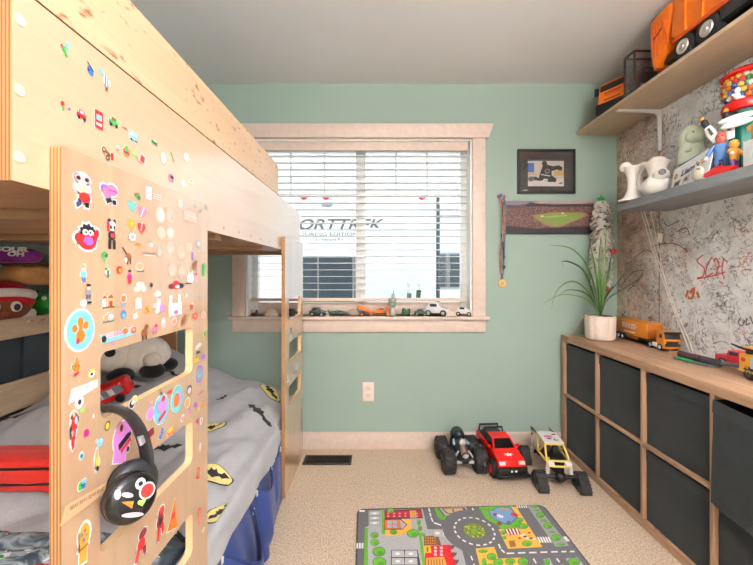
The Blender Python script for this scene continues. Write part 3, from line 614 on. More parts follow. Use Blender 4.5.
 (173, 514, 13, 34, [('T', .05, 0, .8, .85, 'o', -.25), E(0, -.1, .25, .2, 'r')], .0025), (160, 523, 12, 37, [E(.2, .6, .5, .25, 'r'), E(0, .1, .6, .4, 'mr'), R_(-.3, -.5, .2, .4, 'r', -.2), R_(.35, -.35, .2, .35, 'r', .3), E(0, .1, .25, .2, 'k')], .0025), (140, 545, 16, 30, [E(.3, .6, .5, .3, 'mr'), E(.1, .0, .5, .4, 'r'), R_(-.4, -.5, .2, .4, 'r', -.5), R_(.5, -.6, .2, .3, 'mr', .3)], .0025),
]
L.sort(key=lambda e: -e[2] * e[3])
for (px, py, w, h, sh, bd) in L[:94]:
    if (px, py) == (119, 334.5):
        stick(pan, PX, px, py, w, h, sh, bd, 'pastel lettered sticker', [('LEGO', .3, .42, 'n', .34)])
    else: stick(pan, PX, px, py, w, h, sh, bd)
b = MB()                                                    # the smallest marks on the panel
for (px, py, w, h, sh, bd) in L[94:]:
    p = onX(px, py, PX); f = FR(p, (0, 1, 0), (0, 0, 1), (1, 0, 0)); d = p.y
    for i, (q, c) in enumerate(shape(s) for s in sh): b.flat([(x * d * d / (F * .475) * w / 2, y * d / F * h / 2) for x, y in q], f, .0009 + .00008 * i, PM(c))
for (px, py, c) in ((206, 207, 'gr'), (200, 211, 'gr'), (151, 285, 'k'), (129, 282, 'r'), (112, 343, 'lv'), (195, 405, 'v'), (198, 409, 'tn'), (197, 421, 'r'), (203, 405, 'o'), (96, 441, 'pk'), (203, 530, 'tn'), (186, 296, 'pl'), (200, 297, 'gr')):
    p = onX(px, py, PX); d = p.y; b.flat(ell(0, 0, d * d / (F * .475) * 1.4, d / F * 2.4), FR(p, (0, 1, 0), (0, 0, 1), (1, 0, 0)), .0012, PM(c))
o = b.build('small_sticker', None, origin=(0, 0, 0), normals=False); o.parent = pan; o['kind'] = 'stuff'
# two strip labels
def strip(px0, py0, px1, py1, h, col, txt, tc, nm):
    a, c = onX(px0, py0, PX), onX(px1, py1, PX); u = (c - a); l = u.length; u.normalize(); f = FR((a + c) / 2 + V((.0006, 0, 0)), u, u.cross(V((-1, 0, 0))) * 1.0 if False else V((1, 0, 0)).cross(u), (1, 0, 0))
    b = MB(); b.flat([(-l / 2 - .006, -h / 2 - .01), (l / 2, -h / 2), (l / 2, h / 2), (-l / 2, h / 2)], f, .0003, M(col, .5)); b.text(txt, f, h * .55, M(tc, .5), .0008, l * .78)
    o = b.build('sticker', None, origin=(0, 0, 0), normals=False); o.parent = pan; o['label'] = nm
strip(71, 393, 97, 383, .013, (232, 230, 226), "I'M A SUPERSTAR", (150, 150, 155), 'white strip sticker')
strip(64, 512, 107, 486, .016, (214, 172, 132), 'BEAR BEAR BEAR BEAR', (90, 76, 70), 'strip of small dark words')
# far panel marks
for (px, py, w, h, sh) in ((291, 333, 3, 12, [R_(0, 0, .7, .9, 'w'), E(0, .2, .5, .4, 'k')]), (297, 366, 3, 9, [E(0, 0, .9, .9, 'w'), E(0, 0, .5, .5, 'gr')]), (294, 369, 3, 9, [E(0, 0, .9, .9, 'w'), E(0, 0, .5, .5, 'gr')]), (288, 378, 2.4, 9, [R_(0, 0, .7, .9, 'w'), E(0, -.2, .5, .4, 'mr')])):
    stick(pan2, PX, px, py, w, h, sh, 0)
# stickers on the guard rail
for (px, py, w, h, sh) in ((64, 51, 10, 14, [E(0, 0, .95, .3, 'g', -.8), R_(.1, 0, .2, .7, 'g', .2), E(-.6, .5, .3, .2, 'r')]), (67, 46, 7, 9, [E(0, 0, .5, .9, 'lb', .5)]), (90, 71, 8, 14, [E(0, 0, .8, .6, 'b', -.5), R_(0, .6, .9, .1, 'k', -.5), R_(-.5, 0, .3, .1, 'k')]), (101, 72, 7, 7, [E(0, 0, 1, .5, 'lb', -.6)]),
    (106, 84, 8, 15, [E(0, .3, .9, .65, 'w'), R_(-.3, .3, .15, .6, 'b'), R_(.3, .3, .15, .6, 'b'), R_(0, -.7, .25, .2, 'br')]), (62, 106, 4, 11, [E(0, .5, .9, .4, 'r'), R_(0, -.4, .2, .5, 'g')]), (69, 109, 3.5, 4, [('S', 0, 0, 1, 1, 'b')]), (81, 115, 10, 12, car('r', 'lb')),
    (98.5, 120, 9, 18, [R_(0, 0, .9, 1, 'r'), R_(0, .25, .6, .3, 'lb'), R_(0, -.5, .6, .15, 'w')]), (113, 122, 10, 12, car('g', 'br')), (124, 128, 6, 5, [R_(-.2, 0, .6, .2, 'r'), T_(.6, 0, .5, .4, 'r', -1.57)]), (133, 136, 9, 11, [R_(0, 0, .95, .7, 'lb'), R_(0, .2, .7, .25, 'w'), E(-.5, -.8, .2, .2, 'k'), E(.5, -.8, .2, .2, 'k')]),
    (154, 143, 9, 8, [E(0, 0, .9, .3, 'g', .4), E(0, 0, .9, .25, 'dg', -.5)]), (107, 154, 13, 15, [E(-.5, .4, .35, .4, 'k'), E(-.5, .4, .2, .24, 'tn'), E(.0, -.5, .32, .38, 'k'), E(0, -.5, .18, .22, 'tn'), R_(.7, -.1, .2, .5, 'r'), R_(0, .1, .5, .2, 'br', -.6)]), (118, 149, 7, 11, [E(0, .3, .7, .4, 'pk'), R_(-.3, -.4, .12, .5, 'gr', .3)]),
    (126, 152, 9, 14, [E(0, 0, .8, .7, 'o'), R_(0, .5, .3, .4, 'g'), R_(0, -.1, .6, .12, 'n')]), (134, 155, 6, 7, [R_(0, 0, .9, .4, 'lg', -.5)]), (142, 159, 8, 11, [R_(0, 0, .9, .9, 'pk', -.3), R_(0, 0, .5, .6, 'r', -.3)]), (163, 158, 6, 13, [E(0, 0, .9, .9, 'w')]), (172, 157, 7, 11, [R_(0, 0, .2, .9, 'g', .6), R_(.2, -.2, .15, .6, 'gr', .4)]), (186, 157, 6, 9, [E(0, 0, .8, .9, 'w')]),
    (171, 178, 7, 10, [E(0, 0, .8, .8, 'p'), E(.2, .2, .5, .4, 'k'), E(.4, -.6, .2, .25, 'mr')]), (183, 183, 5, 8, [E(0, 0, .8, .9, 'w')]), (191, 182, 6, 7, [E(0, 0, .9, .7, 'w'), E(0, .3, .6, .3, 'gd')])):
    stick(rail, RX, px, py, w, h, sh, 0 if w < 9 else .0008)

# ---------------------------------------------------------------- bedding
mt = tag(None or (lambda b: (b.bx(-1.415, -.525, .53, 2.285, .256, .385, fabric('mattress_ticking', (226, 224, 218)), .03), b.build('mattress'))[1])(MB()), 'white mattress under the grey bat duvet of the lower bunk', 'mattress')
def sm(x): x = max(0, min(1, x)); return x * x * (3 - 2 * x)
def HZ(x, y):
    z = .425 + .19 * sm((-.82 - x) / .5) * sm((y - .95) / .45) + .085 * sm((y - 1.55) / .5) * sm((-.52 - x) / .2) + .075 * math.exp(-((x + 1.1) / .26) ** 2 - ((y - 1.55) / .26) ** 2)
    p = V((x * 3.0 + 3 + y * .8, y * 1.6, 1.7)); q = V((x * 9 - y * 5, y * 3.5, 4.2))
    z += .044 * abs(mn.noise(p)) + .024 * mn.noise(q) + .007 * mn.noise(V((x * 22, y * 14, 2)))
    z -= .05 * sm((x + .60) / .11) + .07 * sm((y - 2.2) / .09)
    return max(z, .405)
def duvet_pt(x, y, off=0.0): return V((x, y, HZ(x, y) + off))
gcov = fabric('grey_duvet_cloth', (172, 172, 176), 18, .05, .3, .85, .6)
KB, YB = fabric('black_print', (34, 34, 38), 40), fabric('yellow_print', (236, 220, 140), 40)
def duvet_sheet(u, v):
    y = .70 + (2.28 - .70) * v
    if u < .86: x = -1.405 + (.915 - .032 * sm((y - 1.78) / .08)) * (u / .86); return duvet_pt(x, y)
    t = (u - .86) / .14; w = .014 * mn.noise(V((0, y * 7, t * 2)))
    return V((-.49 - .032 * sm((y - 1.78) / .08) + .016 * math.sin(t * PI * .6) + w * t, y, max(HZ(-.49, y) - .001, 0) - .085 * t * t - .012 * t))
b = MB(); b.sheet(110, 130, duvet_sheet, gcov)
def on_duvet(px, py):
    d = .6
    while d < 2.6:
        p = at(px, py, d)
        if p.z <= HZ(max(-1.4, min(-.49, p.x)), d): return p
        d += .004
    return at(px, py, 2.2)
def place(poly, px, py, sx, sy, rot):
    c = on_duvet(px, py); a, s_ = math.cos(rot), math.sin(rot)
    return [(min(c.x + x * sx * a - y * sy * s_, -.492), min(c.y + x * sx * s_ + y * sy * a, 2.27)) for x, y in poly]
for px, py, s_, rot in ((243, 379, .07, .2), (258, 411, .085, -.5), (222, 399, .035, 1.0), (165, 449, .065, .4), (18, 416, .06, .4), (178, 545, .075, .9), (180, 378, .06, .2), (128, 388, .06, .9)):
    b.drape(place(BAT, px, py, s_, s_ * .62, rot), lambda x, y: duvet_pt(x, y, .0035), KB)
for px, py, s_, rot in ((270, 391, .072, -.75), (212, 429, .058, .3), (213, 475, .066, .25), (221, 514, .05, 1.1)):
    c = [e for e in ell(0, 0, 1, .64, 0, 22)]
    b.drape(place([(x * 1.08, y * 1.1) for x, y in c], px, py, s_, s_, rot), lambda x, y: duvet_pt(x, y, .003), KB)
    b.drape(place(c, px, py, s_, s_, rot), lambda x, y: duvet_pt(x, y, .0045), YB)
    b.drape(place([(x * .86, y * .8) for x, y in BAT], px, py, s_, s_ * .72, rot), lambda x, y: duvet_pt(x, y, .006), KB)
tag(b.build('duvet', sharp=180, normals=False), 'light grey duvet printed with bats and yellow ovals on the lower bunk', 'duvet')

# printed dark blanket at the near end
def print_cloth():
    t = NT('car_print_cloth'); v = t.coord(); n = t.noise(v, 7, 4, .6, 1.2); m = t.noise(v, 26, 3, .6, .8)
    c = t.ramp(n, [(.34, lin((34, 40, 48))), (.46, lin((92, 104, 112))), (.54, lin((176, 188, 198))), (.62, lin((70, 84, 96)))])
    c = t.mix(t.ramp(m, [(.63, (0, 0, 0)), (.65, (1, 1, 1))]), c, lin((232, 236, 240)))
    c = t.mix(t.ramp(t.noise(t.coord((1, 1, 1), (0, 0, 0), (5, 3, 1)), 12, 2), [(.66, (0, 0, 0)), (.68, (1, 1, 1))]), c, lin((200, 36, 40)))
    c = t.mix(t.ramp(t.noise(t.coord((1, 1, 1), (0, 0, 0), (9, 13, 1)), 20, 2), [(.68, (0, 0, 0)), (.69, (1, 1, 1))]), c, lin((60, 150, 80)))
    t.set(c, .9, 0, .2); return t.mat
b = MB()
def blk(u, v):
    x = -1.40 + .88 * u; y = .54 + .50 * v
    return V((x, y, HZ(x, y) + .012 + .018 * abs(mn.noise(V((x * 5, y * 5, 9)))) - .02 * sm((abs(v - .5) - .42) / .08) ))
b.sheet(60, 36, blk, print_cloth()); tag(b.build('blanket', sharp=180), 'crumpled dark blanket with a busy print at the near end of the lower bunk', 'blanket')
# red cushion
cu = thing('bed_cushion', 'red box cushion with black piping lying across the lower bunk', 'cushion', (-1.13, 1.17, .54), .04)
redc = fabric('red_cushion_cloth', (226, 50, 40), 30, .06, .3, .7, .5)
def puff(cx, cy, cz, sx, sy, sz, mat, pw=4, amp=.01):
    bm = bmesh.new(); bmesh.ops.create_cube(bm, size=2); bmesh.ops.subdivide_edges(bm, edges=bm.edges[:], cuts=9, use_grid_fill=True)
    for v in bm.verts:
        p = v.co.copy(); q = p / max(1e-6, (abs(p.x) ** pw + abs(p.y) ** pw + abs(p.z) ** pw) ** (1 / pw))
        n = mn.noise(V((q.x * 2 + cx * 7, q.y * 2 + cy * 5, q.z * 2)))
        v.co = V((cx + q.x * sx + n * amp, cy + q.y * sy + n * amp, cz + q.z * sz + n * amp * .6))
    b = MB(); b.addbm(bm, mat); return b
puff(0, 0, .0, .26, .062, .055, redc, 4).build('cover', cu, sharp=180)
for z in (-.018, .03):
    b = MB(); b.tube([(x * 1.01, y * 1.01, z) for x, y in rrect(-.256, -.061, .256, .061, .05, 6)] + [(.256 * 1.01, .011, z)], .004, M((24, 22, 24), .6)); b.build('piping', cu)
# navy valance with hanging pockets
NAVY = fabric('navy_cotton', (44, 62, 122), 30, .12, .3, .8, .5)
sk = thing('bed_valance', 'navy blue pocket valance hanging along the lower bunk', 'valance', (-.47, 1.45, 0))
def skirt(u, v):
    y = -.82 + 1.21 * u; z = .362 - .345 * v
    k = .12 + .88 * sm((.40 - y) / .55); return V((-.018 + k * (.045 * sm(v * 1.3) + v * (.018 * math.sin(y * 21) + .012 * math.sin(y * 47 + 1))), y, z))
b = MB(); b.sheet(90, 16, skirt, NAVY); b.build('skirt', sk, sharp=180)
def pocket(y0, y1, zt, zb, sag, bulge, nm):
    def f(u, v):
        y = y0 + (y1 - y0) * u; k = math.sin(PI * u); top = zt - sag * k
        z = top + (zb - top) * v; base = skirt((y + .82) / 1.21, (.362 - z) / .345).x
        return V((base + .006 + bulge * k ** .7 * (1 - .55 * v) * (1 if v < 1 else .3), y + .015 * v * math.sin(9 * u), z))
    b = MB(); b.sheet(18, 10, f, NAVY); p = b.build('pocket', sk, sharp=180)
    b = MB(); b.tube([f(i / 18, 0) for i in range(19)], .004, fabric('navy_binding', (34, 48, 98), 30)); b.build('pocket_hem', p)
    for u in (.0, .97):
        b = MB(); q = f(u, .03); b.box(q + V((.006, 0, -.012)), (.006, .010, .022), M((214, 206, 200), .7), None, .002); b.build('tag', p)
pocket(-.62, -.40, .29, .06, .05, .045, 0); pocket(-.34, -.09, .31, .05, .11, .055, 1); pocket(-.02, .16, .32, .08, .05, .03, 2); pocket(.20, .33, .33, .10, .03, .012, 3)

# upper bunk bedding
b = puff(-.975, 1.41, 1.40, .44, .88, .083, fabric('mattress_cloth', (228, 226, 222)), 10, .002); tag(b.build('mattress'), 'white mattress of the upper bunk behind the guard rail', 'mattress')
b = puff(-.72, 2.09, 1.553, .175, .17, .062, fabric('pink_pillow_cloth', (232, 196, 196), 22, .3), 3, .012); tag(b.build('pillow', sharp=180), 'pink and white pillow peeking over the end of the upper guard rail', 'pillow')

# ---------------------------------------------------------------- wall shelf with plush toys
ws = thing('wall_shelf', 'pale wooden shelf with a raised lip above the lower bunk, full of plush toys', 'shelf', (-1.52, 1.35, .918))
b = MB(); b.bx(-.10, .082, -.86, .94, 0, .018, OAK); b.build('board', ws)
b = MB(); b.bx(.082, .10, -.86, .94, 0, .076, OAK, .002); b.build('lip', ws)
Z0 = .9365
def plush(name, rgb, amt=.1): return fabric(name, rgb, 40, amt, .5, .95)
sp = thing('plush_toy', 'plush toy in a red pompom hat on the wall shelf, brown bearded face', 'plush toy', (-1.522, 1.475, Z0), .85); sp.scale = (1.25,) * 3
b = MB(); b.ball((0, 0, .075), (.066, .072, .074), plush('brown_plush', (132, 78, 56))); b.build('head', sp)
b = MB(); b.ball((0, .012, .09), (.076, .080, .076), plush('red_plush', (206, 28, 40)), None, 20, 14, lambda q: 1 if q.z > -.2 or q.y > .35 else .9); b.ball((-.05, .02, .128), (.05, .045, .05), plush('red_plush2', (206, 28, 40))); h = b.build('hat', sp)
b = MB(); b.ball((-.062, -.05, .10), .019, plush('white_plush', (240, 236, 230))); b.build('pompom', h)
b = MB(); b.tube([V((.066 * math.cos(a), -.058 * abs(math.sin(a)) - .012, .115 + .014 * math.sin(a))) for a in [PI * i / 12 for i in range(13)]], .014, plush('white_plush', (240, 236, 230))); b.build('hat_brim', h)
b = MB(); b.tube([V((.062 * math.cos(a), -.062 * abs(math.sin(a)) - .008, .058 - .034 * math.sin(a))) for a in [PI * i / 12 for i in range(13)]], .015, plush('white_plush', (240, 236, 230))); b.build('beard', sp)
for x in (-.024, .024):
    b = MB(); b.ball((x, -.068, .083), (.014, .006, .017), WHITE); e = b.build('eye', sp); b = MB(); b.ball((x + .002, -.073, .081), (.008, .004, .011), M((30, 26, 26), .3)); b.build('pupil', e)
b = MB(); b.ball((0, -.072, .062), (.012, .008, .009), plush('brown_nose', (150, 84, 60))); b.build('nose', sp)
gp = thing('plush_toy', 'bright green plush dragon beside the red-hatted plush on the wall shelf', 'plush toy', (-1.50, 1.645, Z0), .5); gp.scale = (1.15,) * 3
gm = plush('green_plush', (52, 170, 66))
b = MB(); b.ball((0, 0, .04), (.05, .045, .045), gm); b.ball((-.02, -.02, .095), (.042, .04, .036), gm); b.ball((-.055, -.03, .10), (.022, .024, .018), gm); b.ball((.05, -.02, .045), (.03, .02, .038), gm); b.ball((.03, -.04, .018), (.026, .03, .02), gm); b.build('body', gp, sharp=180)
b = MB(); b.ball((-.028, -.055, .108), .008, WHITE); b.ball((.004, -.055, .11), .008, WHITE); b.build('eye', gp)
b = MB()
for k in range(4): b.lathe([(.012, 0), (.0, .022)], (.0 + .018 * k - .03, .0, .122 - .012 * k), plush('dark_green_plush', (40, 120, 60)), n=8)
b.build('crest', gp)
tp = thing('plush_toy', 'tan and dark brown bread-shaped plush cushion lying on top of the red-hatted plush', 'plush toy', (-1.518, 1.62, 1.125), .15)
puff(0, 0, .045, .085, .15, .05, plush('tan_plush', (214, 160, 98)), 2.6, .012).build('crust', tp, sharp=180)
puff(.0, 0, .09, .075, .14, .016, plush('dark_brown_plush', (78, 54, 40)), 3, .006).build('filling', tp, sharp=180)
pp = thing('plush_toy', 'shiny purple plush with white lettering near the top of the plush pile', 'plush toy', (-1.50, 1.50, 1.215), .55); pp.scale = (1, 1, .8)
pm = fabric('purple_satin', (132, 44, 140), 20, .2, .2, .35)
b = puff(0, 0, .04, .085, .05, .042, pm, 3, .006); b.build('body', pp, sharp=180)
f2 = FR((0, -.042, .045), (1, 0, 0), (0, .35, .94), (0, -.94, .35)); b = MB(); b.text('SOUR', lambda u, v, w=0: f2(u, v + .020, w), .035, WHITE, .012, .10, 0, .002); b.text('OH', lambda u, v, w=0: f2(u + .015, v - .006, w), .034, WHITE, .014, .05, 0, .002); b.build('lettering', pp)
def lump(label, loc, size, rgb, rz=0, bits=()):
    t = thing('plush_toy', label, 'plush toy', loc, rz); m = plush('plush_%d_%d_%d' % rgb, rgb)
    puff(0, 0, size[2], *size, m, 2.4, .012).build('body', t, sharp=180)
    for (c, r, col) in bits:
        b = MB(); b.ball(c, r, plush('plush_%d_%d_%d' % col, col)); b.build('patch', t)
    return t
lump('orange plush lying left of the purple lettered plush', (-1.51, 1.38, 1.205), (.035, .045, .024), (214, 134, 62), .3, [((.01, -.02, .03), (.02, .02, .016), (232, 190, 140))])
lump('pale beige plush at the far end of the plush pile', (-1.51, 1.76, 1.17), (.06, .07, .045), (204, 190, 150), 0, [((.03, -.04, .07), (.024, .024, .02), (222, 212, 176))])
lump('dark green plush under the beige one', (-1.51, 1.79, 1.06), (.07, .08, .052), (44, 56, 50), 0, [((.03, -.06, .04), (.03, .03, .024), (130, 140, 90))])
lump('yellow-tan plush at the back end of the wall shelf behind the green dragon', (-1.51, 1.80, Z0), (.06, .075, .056), (190, 158, 96))
lump('grey-white plush at the near end of the wall shelf under the purple one', (-1.53, 1.27, Z0), (.06, .06, .07), (206, 198, 186))
lump('light grey plush squeezed beneath the orange plush', (-1.53, 1.29, 1.082), (.06, .07, .05), (180, 172, 164))

# ---------------------------------------------------------------- toys on the lower bunk
pz = HZ(-1.2, 1.76)
pn = thing('plush_panda', 'white plush panda with black patches slumped on the grey duvet, seen through the ladder panel', 'plush toy', (-1.19, 1.76, pz + .01), .35)
wpl, bpl = plush('offwhite_plush', (226, 218, 206)), plush('black_plush', (30, 28, 30))
b = MB(); b.ball((.03, .01, .10), (.135, .10, .10), wpl); b.ball((-.07, -.03, .12), (.095, .085, .085), wpl); b.build('body', pn, sharp=180)
b = MB(); b.ball((-.125, -.085, .115), (.034, .034, .030), wpl); b.build('muzzle', pn)
b = MB(); b.ball((-.06, -.108, .142), (.022, .012, .022), bpl); b.build('eye_patch', pn)
b = MB(); b.ball((-.05, .0, .20), (.04, .025, .022), bpl); b.build('ear', pn)
for x, y, z in ((.10, -.07, .035), (-.02, -.10, .03), (.14, .02, .04)):
    b = MB(); b.ball((x, y, z), (.055, .05, .035), bpl); b.build('leg', pn)
b = MB(); b.ball((.10, -.075, .09), (.04, .035, .035), wpl); b.build('arm', pn)
rt = thing('toy_bus', 'red toy fire engine with a row of grey windows lying against the plush panda', 'toy vehicle', (-1.085, 1.47, HZ(-1.085, 1.47) + .045), 0, None, (math.radians(18), math.radians(-24), math.radians(8)))
red = M((204, 24, 30), .25)
b = MB(); b.box((0, 0, .035), (.20, .07, .07), red, None, .016); b.build('body', rt)
b = MB(); b.box((.012, -.034, .043), (.15, .006, .032), M((120, 128, 140), .2), None, .002)
b.build('window_strip', rt)
for x in (-.04, .0, .045): 
    b = MB(); b.box((x, -.038, .043), (.02, .004, .026), M((220, 222, 228), .25), None, .001); b.build('window', rt)
for x in (-.06, .06):
    b = MB(); b.disc((x, -.032, .006), (0, -1, 0), .018, .012, M((26, 26, 28), .6)); b.build('wheel', rt)
b = MB(); b.box((-.085, -.036, .02), (.024, .006, .014), WHITE, None, .003); b.build('headlight', rt)

# ---------------------------------------------------------------- headphones over a rung
hp = thing('headphones', 'black over-ear headphones with face stickers hanging on the ladder panel rung', 'headphones', (-.44, .66, .70))
HB, HB2 = M((18, 18, 20), .22), M((36, 37, 41), .35)
def hpt(px, py, X): return onX(px, py, X) - V((-.44, .66, .70))
arc = [hpt(102, 409, -.487), hpt(108, 408, -.468), hpt(120, 410, -.448), hpt(131, 417, -.440), hpt(140, 431, -.434), hpt(145.5, 448, -.430), hpt(147, 463, -.430), hpt(145, 478, -.432)]
def smooth(pts, k=4):
    o = []
    for i in range(len(pts) - 1):
        p0, p1, p2, p3 = pts[max(i - 1, 0)], pts[i], pts[i + 1], pts[min(i + 2, len(pts) - 1)]
        for j in range(k):
            t = j / k; o.append(.5 * ((2 * p1) + (p2 - p0) * t + (2 * p0 - 5 * p1 + 4 * p2 - p3) * t * t + (3 * p1 - p0 - 3 * p2 + p3) * t ** 3))
    return o + [pts[-1]]
sa = smooth(arc, 5)
b = MB(); b.tube(sa, [.009 + .003 * min(1, i_ / 12) for i_ in range(len(sa))], HB2, 12, True, .36, (1, .0, .5)); bd = b.build('headband', hp, sharp=60)
b = MB(); i = len(sa) // 2 + 3; b.tube(sa[i:i + 3],   .0128, M((196, 198, 204), .3, .6), 12, True, .42, sa[i] - sa[0]); b.build('slider', bd)
cup = hpt(130, 497, -.428); nrm = V((.84, -.48, .26)).normalized(); a_ = nrm.cross(V((0, 0, 1))).normalized(); u_ = a_.cross(nrm).normalized()
def cupmesh(c, k, name, mat):
    b = MB(); prof = [(0, .019), (.027, .0185), (.036, .015), (.0405, .009), (.041, .0), (.039, -.004)]
    b.lathe(prof, c, mat, Matrix((a_, u_, nrm)).transposed(), 32); b.lathe([(.038, -.004), (.040, -.009), (.038, -.016), (.030, -.019), (0, -.019)], c, M((14, 14, 15), .7), Matrix((a_, u_, nrm)).transposed(), 32)
    return b.build(name, hp, sharp=60)
c1 = cupmesh(cup, 1, 'ear_cup', HB)
c2 = cupmesh(cup + V((-.016, .032, .006)), -1, 'ear_cup', HB2)
fc = FR(cup + nrm * .0192, -a_, u_, nrm)
def cs(poly, col, base=None):
    b = MB()
    if base: b.flat(base, fc, .0003, PM('w'))
    b.flat(poly, fc, .0008, PM(col)); return b
if fc(1, 0).y - fc(0, 0).y < 0: fc = FR(cup + nrm * .0192, a_, u_, nrm)
b = cs(ell(.010, .018, .004, .004), 'k', ell(.010, .018, .0085, .009)); o = b.build('sticker', None, origin=(0, 0, 0), normals=False); o.parent = c1; o['label'] = 'round white eye sticker'
b = cs(ell(.019, .002, .011, .011), 'r', ell(.019, .002, .0135, .0135)); o = b.build('sticker', None, origin=(0, 0, 0), normals=False); o.parent = c1; o['label'] = 'round red nose sticker'
for poly, col in ((ell(-.012, .010, .010, .0035, -.6), 'pk'), ([(-.022, .004), (-.004, -.004), (-.008, -.014)], 'o'), (heart(.008, -.012, .007, .007), 'lg'), (ell(-.008, -.024, .018, .0035, -.45), 'pk'), (ell(-.026, .018, .005, .008), 'pk')):
    b = cs(poly, col); o = b.build('sticker', None, origin=(0, 0, 0), normals=False); o.parent = c1
# ================================================================== storage unit with fabric bins
UX, UZ = 1.228, .767
su = thing('storage_unit', 'long low walnut-coloured cube storage unit along the graffiti wall', 'storage unit', (1.42, 1.675, 0))
def upart(b, name, par=None):
    o = b.build(name, None, origin=(0, 0, 0)); o.parent = par or su; o.location = -V(su.location) if not par else (0, 0, 0); return o
UY0, UY1, WX = .945, 2.402, RIGHT - .004
b = MB(); b.bx(UX, WX, UY0, UY1, UZ - .038, UZ, WALNUT, .001); upart(b, 'top')
b = MB(); b.bx(UX, WX, UY0, UY1, .001, .039, WALNUT, .001); upart(b, 'bottom')
for y0, y1 in ((UY1 - .038, UY1), (UY0, UY0 + .038)):
    b = MB(); b.bx(UX, WX, y0, y1, .039, UZ - .038, WALNUTV, .001); upart(b, 'side_panel')
cw = (UY1 - UY0 - .076 - .048) / 4; cells = []
y = UY1 - .038
for k in range(4):
    cells.append((y - cw, y)); y -= cw
    if k < 3:
        b = MB(); b.bx(UX + .001, WX, y - .016, y, .039, UZ - .038, WALNUTV, .001); upart(b, 'divider'); y -= .016
ZM0, ZM1 = .375, .391
for (y0, y1) in cells:
    b = MB(); b.bx(UX + .001, WX, y0, y1, ZM0, ZM1, WALNUT, .001); upart(b, 'shelf')
BIN = fabric('charcoal_bin_cloth', (42, 47, 50), 16, .10, .35, .85, .7); BINH = fabric('charcoal_bin_hem', (48, 54, 57), 16, .10, .2, .85)
names = ['nearest the window wall', 'second from the window wall', 'third from the window wall', 'farthest from the window wall']
for r, (zz0, zz1) in enumerate(((ZM1, UZ - .038), (.039, ZM0))):
    for k, (y0, y1) in enumerate(cells):
        lab = 'black fabric bin in the %s row of the storage unit, %s' % (('upper', 'lower')[r], names[k])
        if r == 0 and k == 3: lab = 'black fabric bin pulled out and sagging in the upper row of the storage unit'
        w, h, dp = y1 - y0 - .010, zz1 - zz0 - .016, .33
        t = thing('storage_bin', lab, 'bin', (UX + .016 + dp / 2, (y0 + y1) / 2, zz0 + .001), 0, 'black fabric bins in the storage unit')
        def bulge(a, c, s): return .007 * math.sin(PI * a) * math.sin(PI * c) + .003 * mn.noise(V((a * 4 + k * 3 + s, c * 4 + r * 5, 1)))
        def face(nm, fn, n1=14, n2=12):
            b = MB(); b.sheet(n1, n2, fn, BIN); return b
        pull = (r == 0 and k == 3)
        def front(a, c):
            z = h * c; x = -dp / 2 - bulge(a, c, 0)
            if pull: x -= .030 * (1 - .35 * c); z = z - (.05 + .02 * math.sin(PI * a)) * max(0, 1 - c * 3) - .012 * math.sin(PI * a) * c
            return V((x, -w / 2 + w * a, z))
        def x_at(c): return front(.5, c).x
        b = face('f', front)
        for s_ in (-1, 1):
            b.sheet(6, 6, lambda a, c, s_=s_: V((front(0, .33 + .67 * c).x * (1 - a) + dp / 2 * a, s_ * w / 2, h * c)), BIN)
        b.sheet(4, 4, lambda a, c: V((dp / 2, -w / 2 + w * a, h * c)), BIN)
        b.sheet(4, 4, lambda a, c: V((front(0, .33).x * (1 - c) + dp / 2 * c, -w / 2 + w * a, 0)), BIN)
        o = b.build('bin_body', t, sharp=50, normals=False)
        b = MB(); b.sheet(14, 3, lambda a, c: front(a, .86 + .14 * c) + V((-.0035, 0, .0)), BINH)
        b.build('hem', t, sharp=180, normals=False)

# ================================================================== upper shelf
SX = 1.338
us = thing('wall_shelf', 'beige wooden shelf high on the graffiti wall holding orange trucks', 'shelf', (1.47, 1.5, 2.102))
b = MB(); b.bx(SX - 1.47, RIGHT - 1.47, .55 - 1.5, BACK - 1.5, 0, .018, SHELFW, .001); b.build('board', us)
BRW = M((232, 230, 228), .4)
for yb in (2.046, 1.15):
    b = MB(); fb2 = FR((0, yb - 1.5, -.001), (1, 0, 0), (0, 0, 1), (0, 1, 0))
    wx = RIGHT - 1.47 - .001
    b.prism([(wx, 0), (-.104, 0), (-.108, -.006), (-.104, -.009), (wx - .028, -.020), (wx - .016, -.036), (wx - .010, -.225), (wx - .006, -.232), (wx, -.228)], -.009, .009, fb2, BRW, bev=.002); br = b.build('bracket', us)
    b = MB()
    for q in ((wx - .0105, -.06), (wx - .008, -.19)): b.disc(V((q[0] - .001, yb - 1.5, q[1])), (-1, 0, 0), .004, .002, M((150, 150, 152), .3, 1))
    b.build('screw', br)
TOPZ = 2.121
OR, ORD, BK, TIRE, RIM = M((246, 122, 12), .32), M((222, 84, 20), .4), M((26, 26, 28), .4), M((34, 34, 36), .75), M((196, 190, 184), .3, .5)
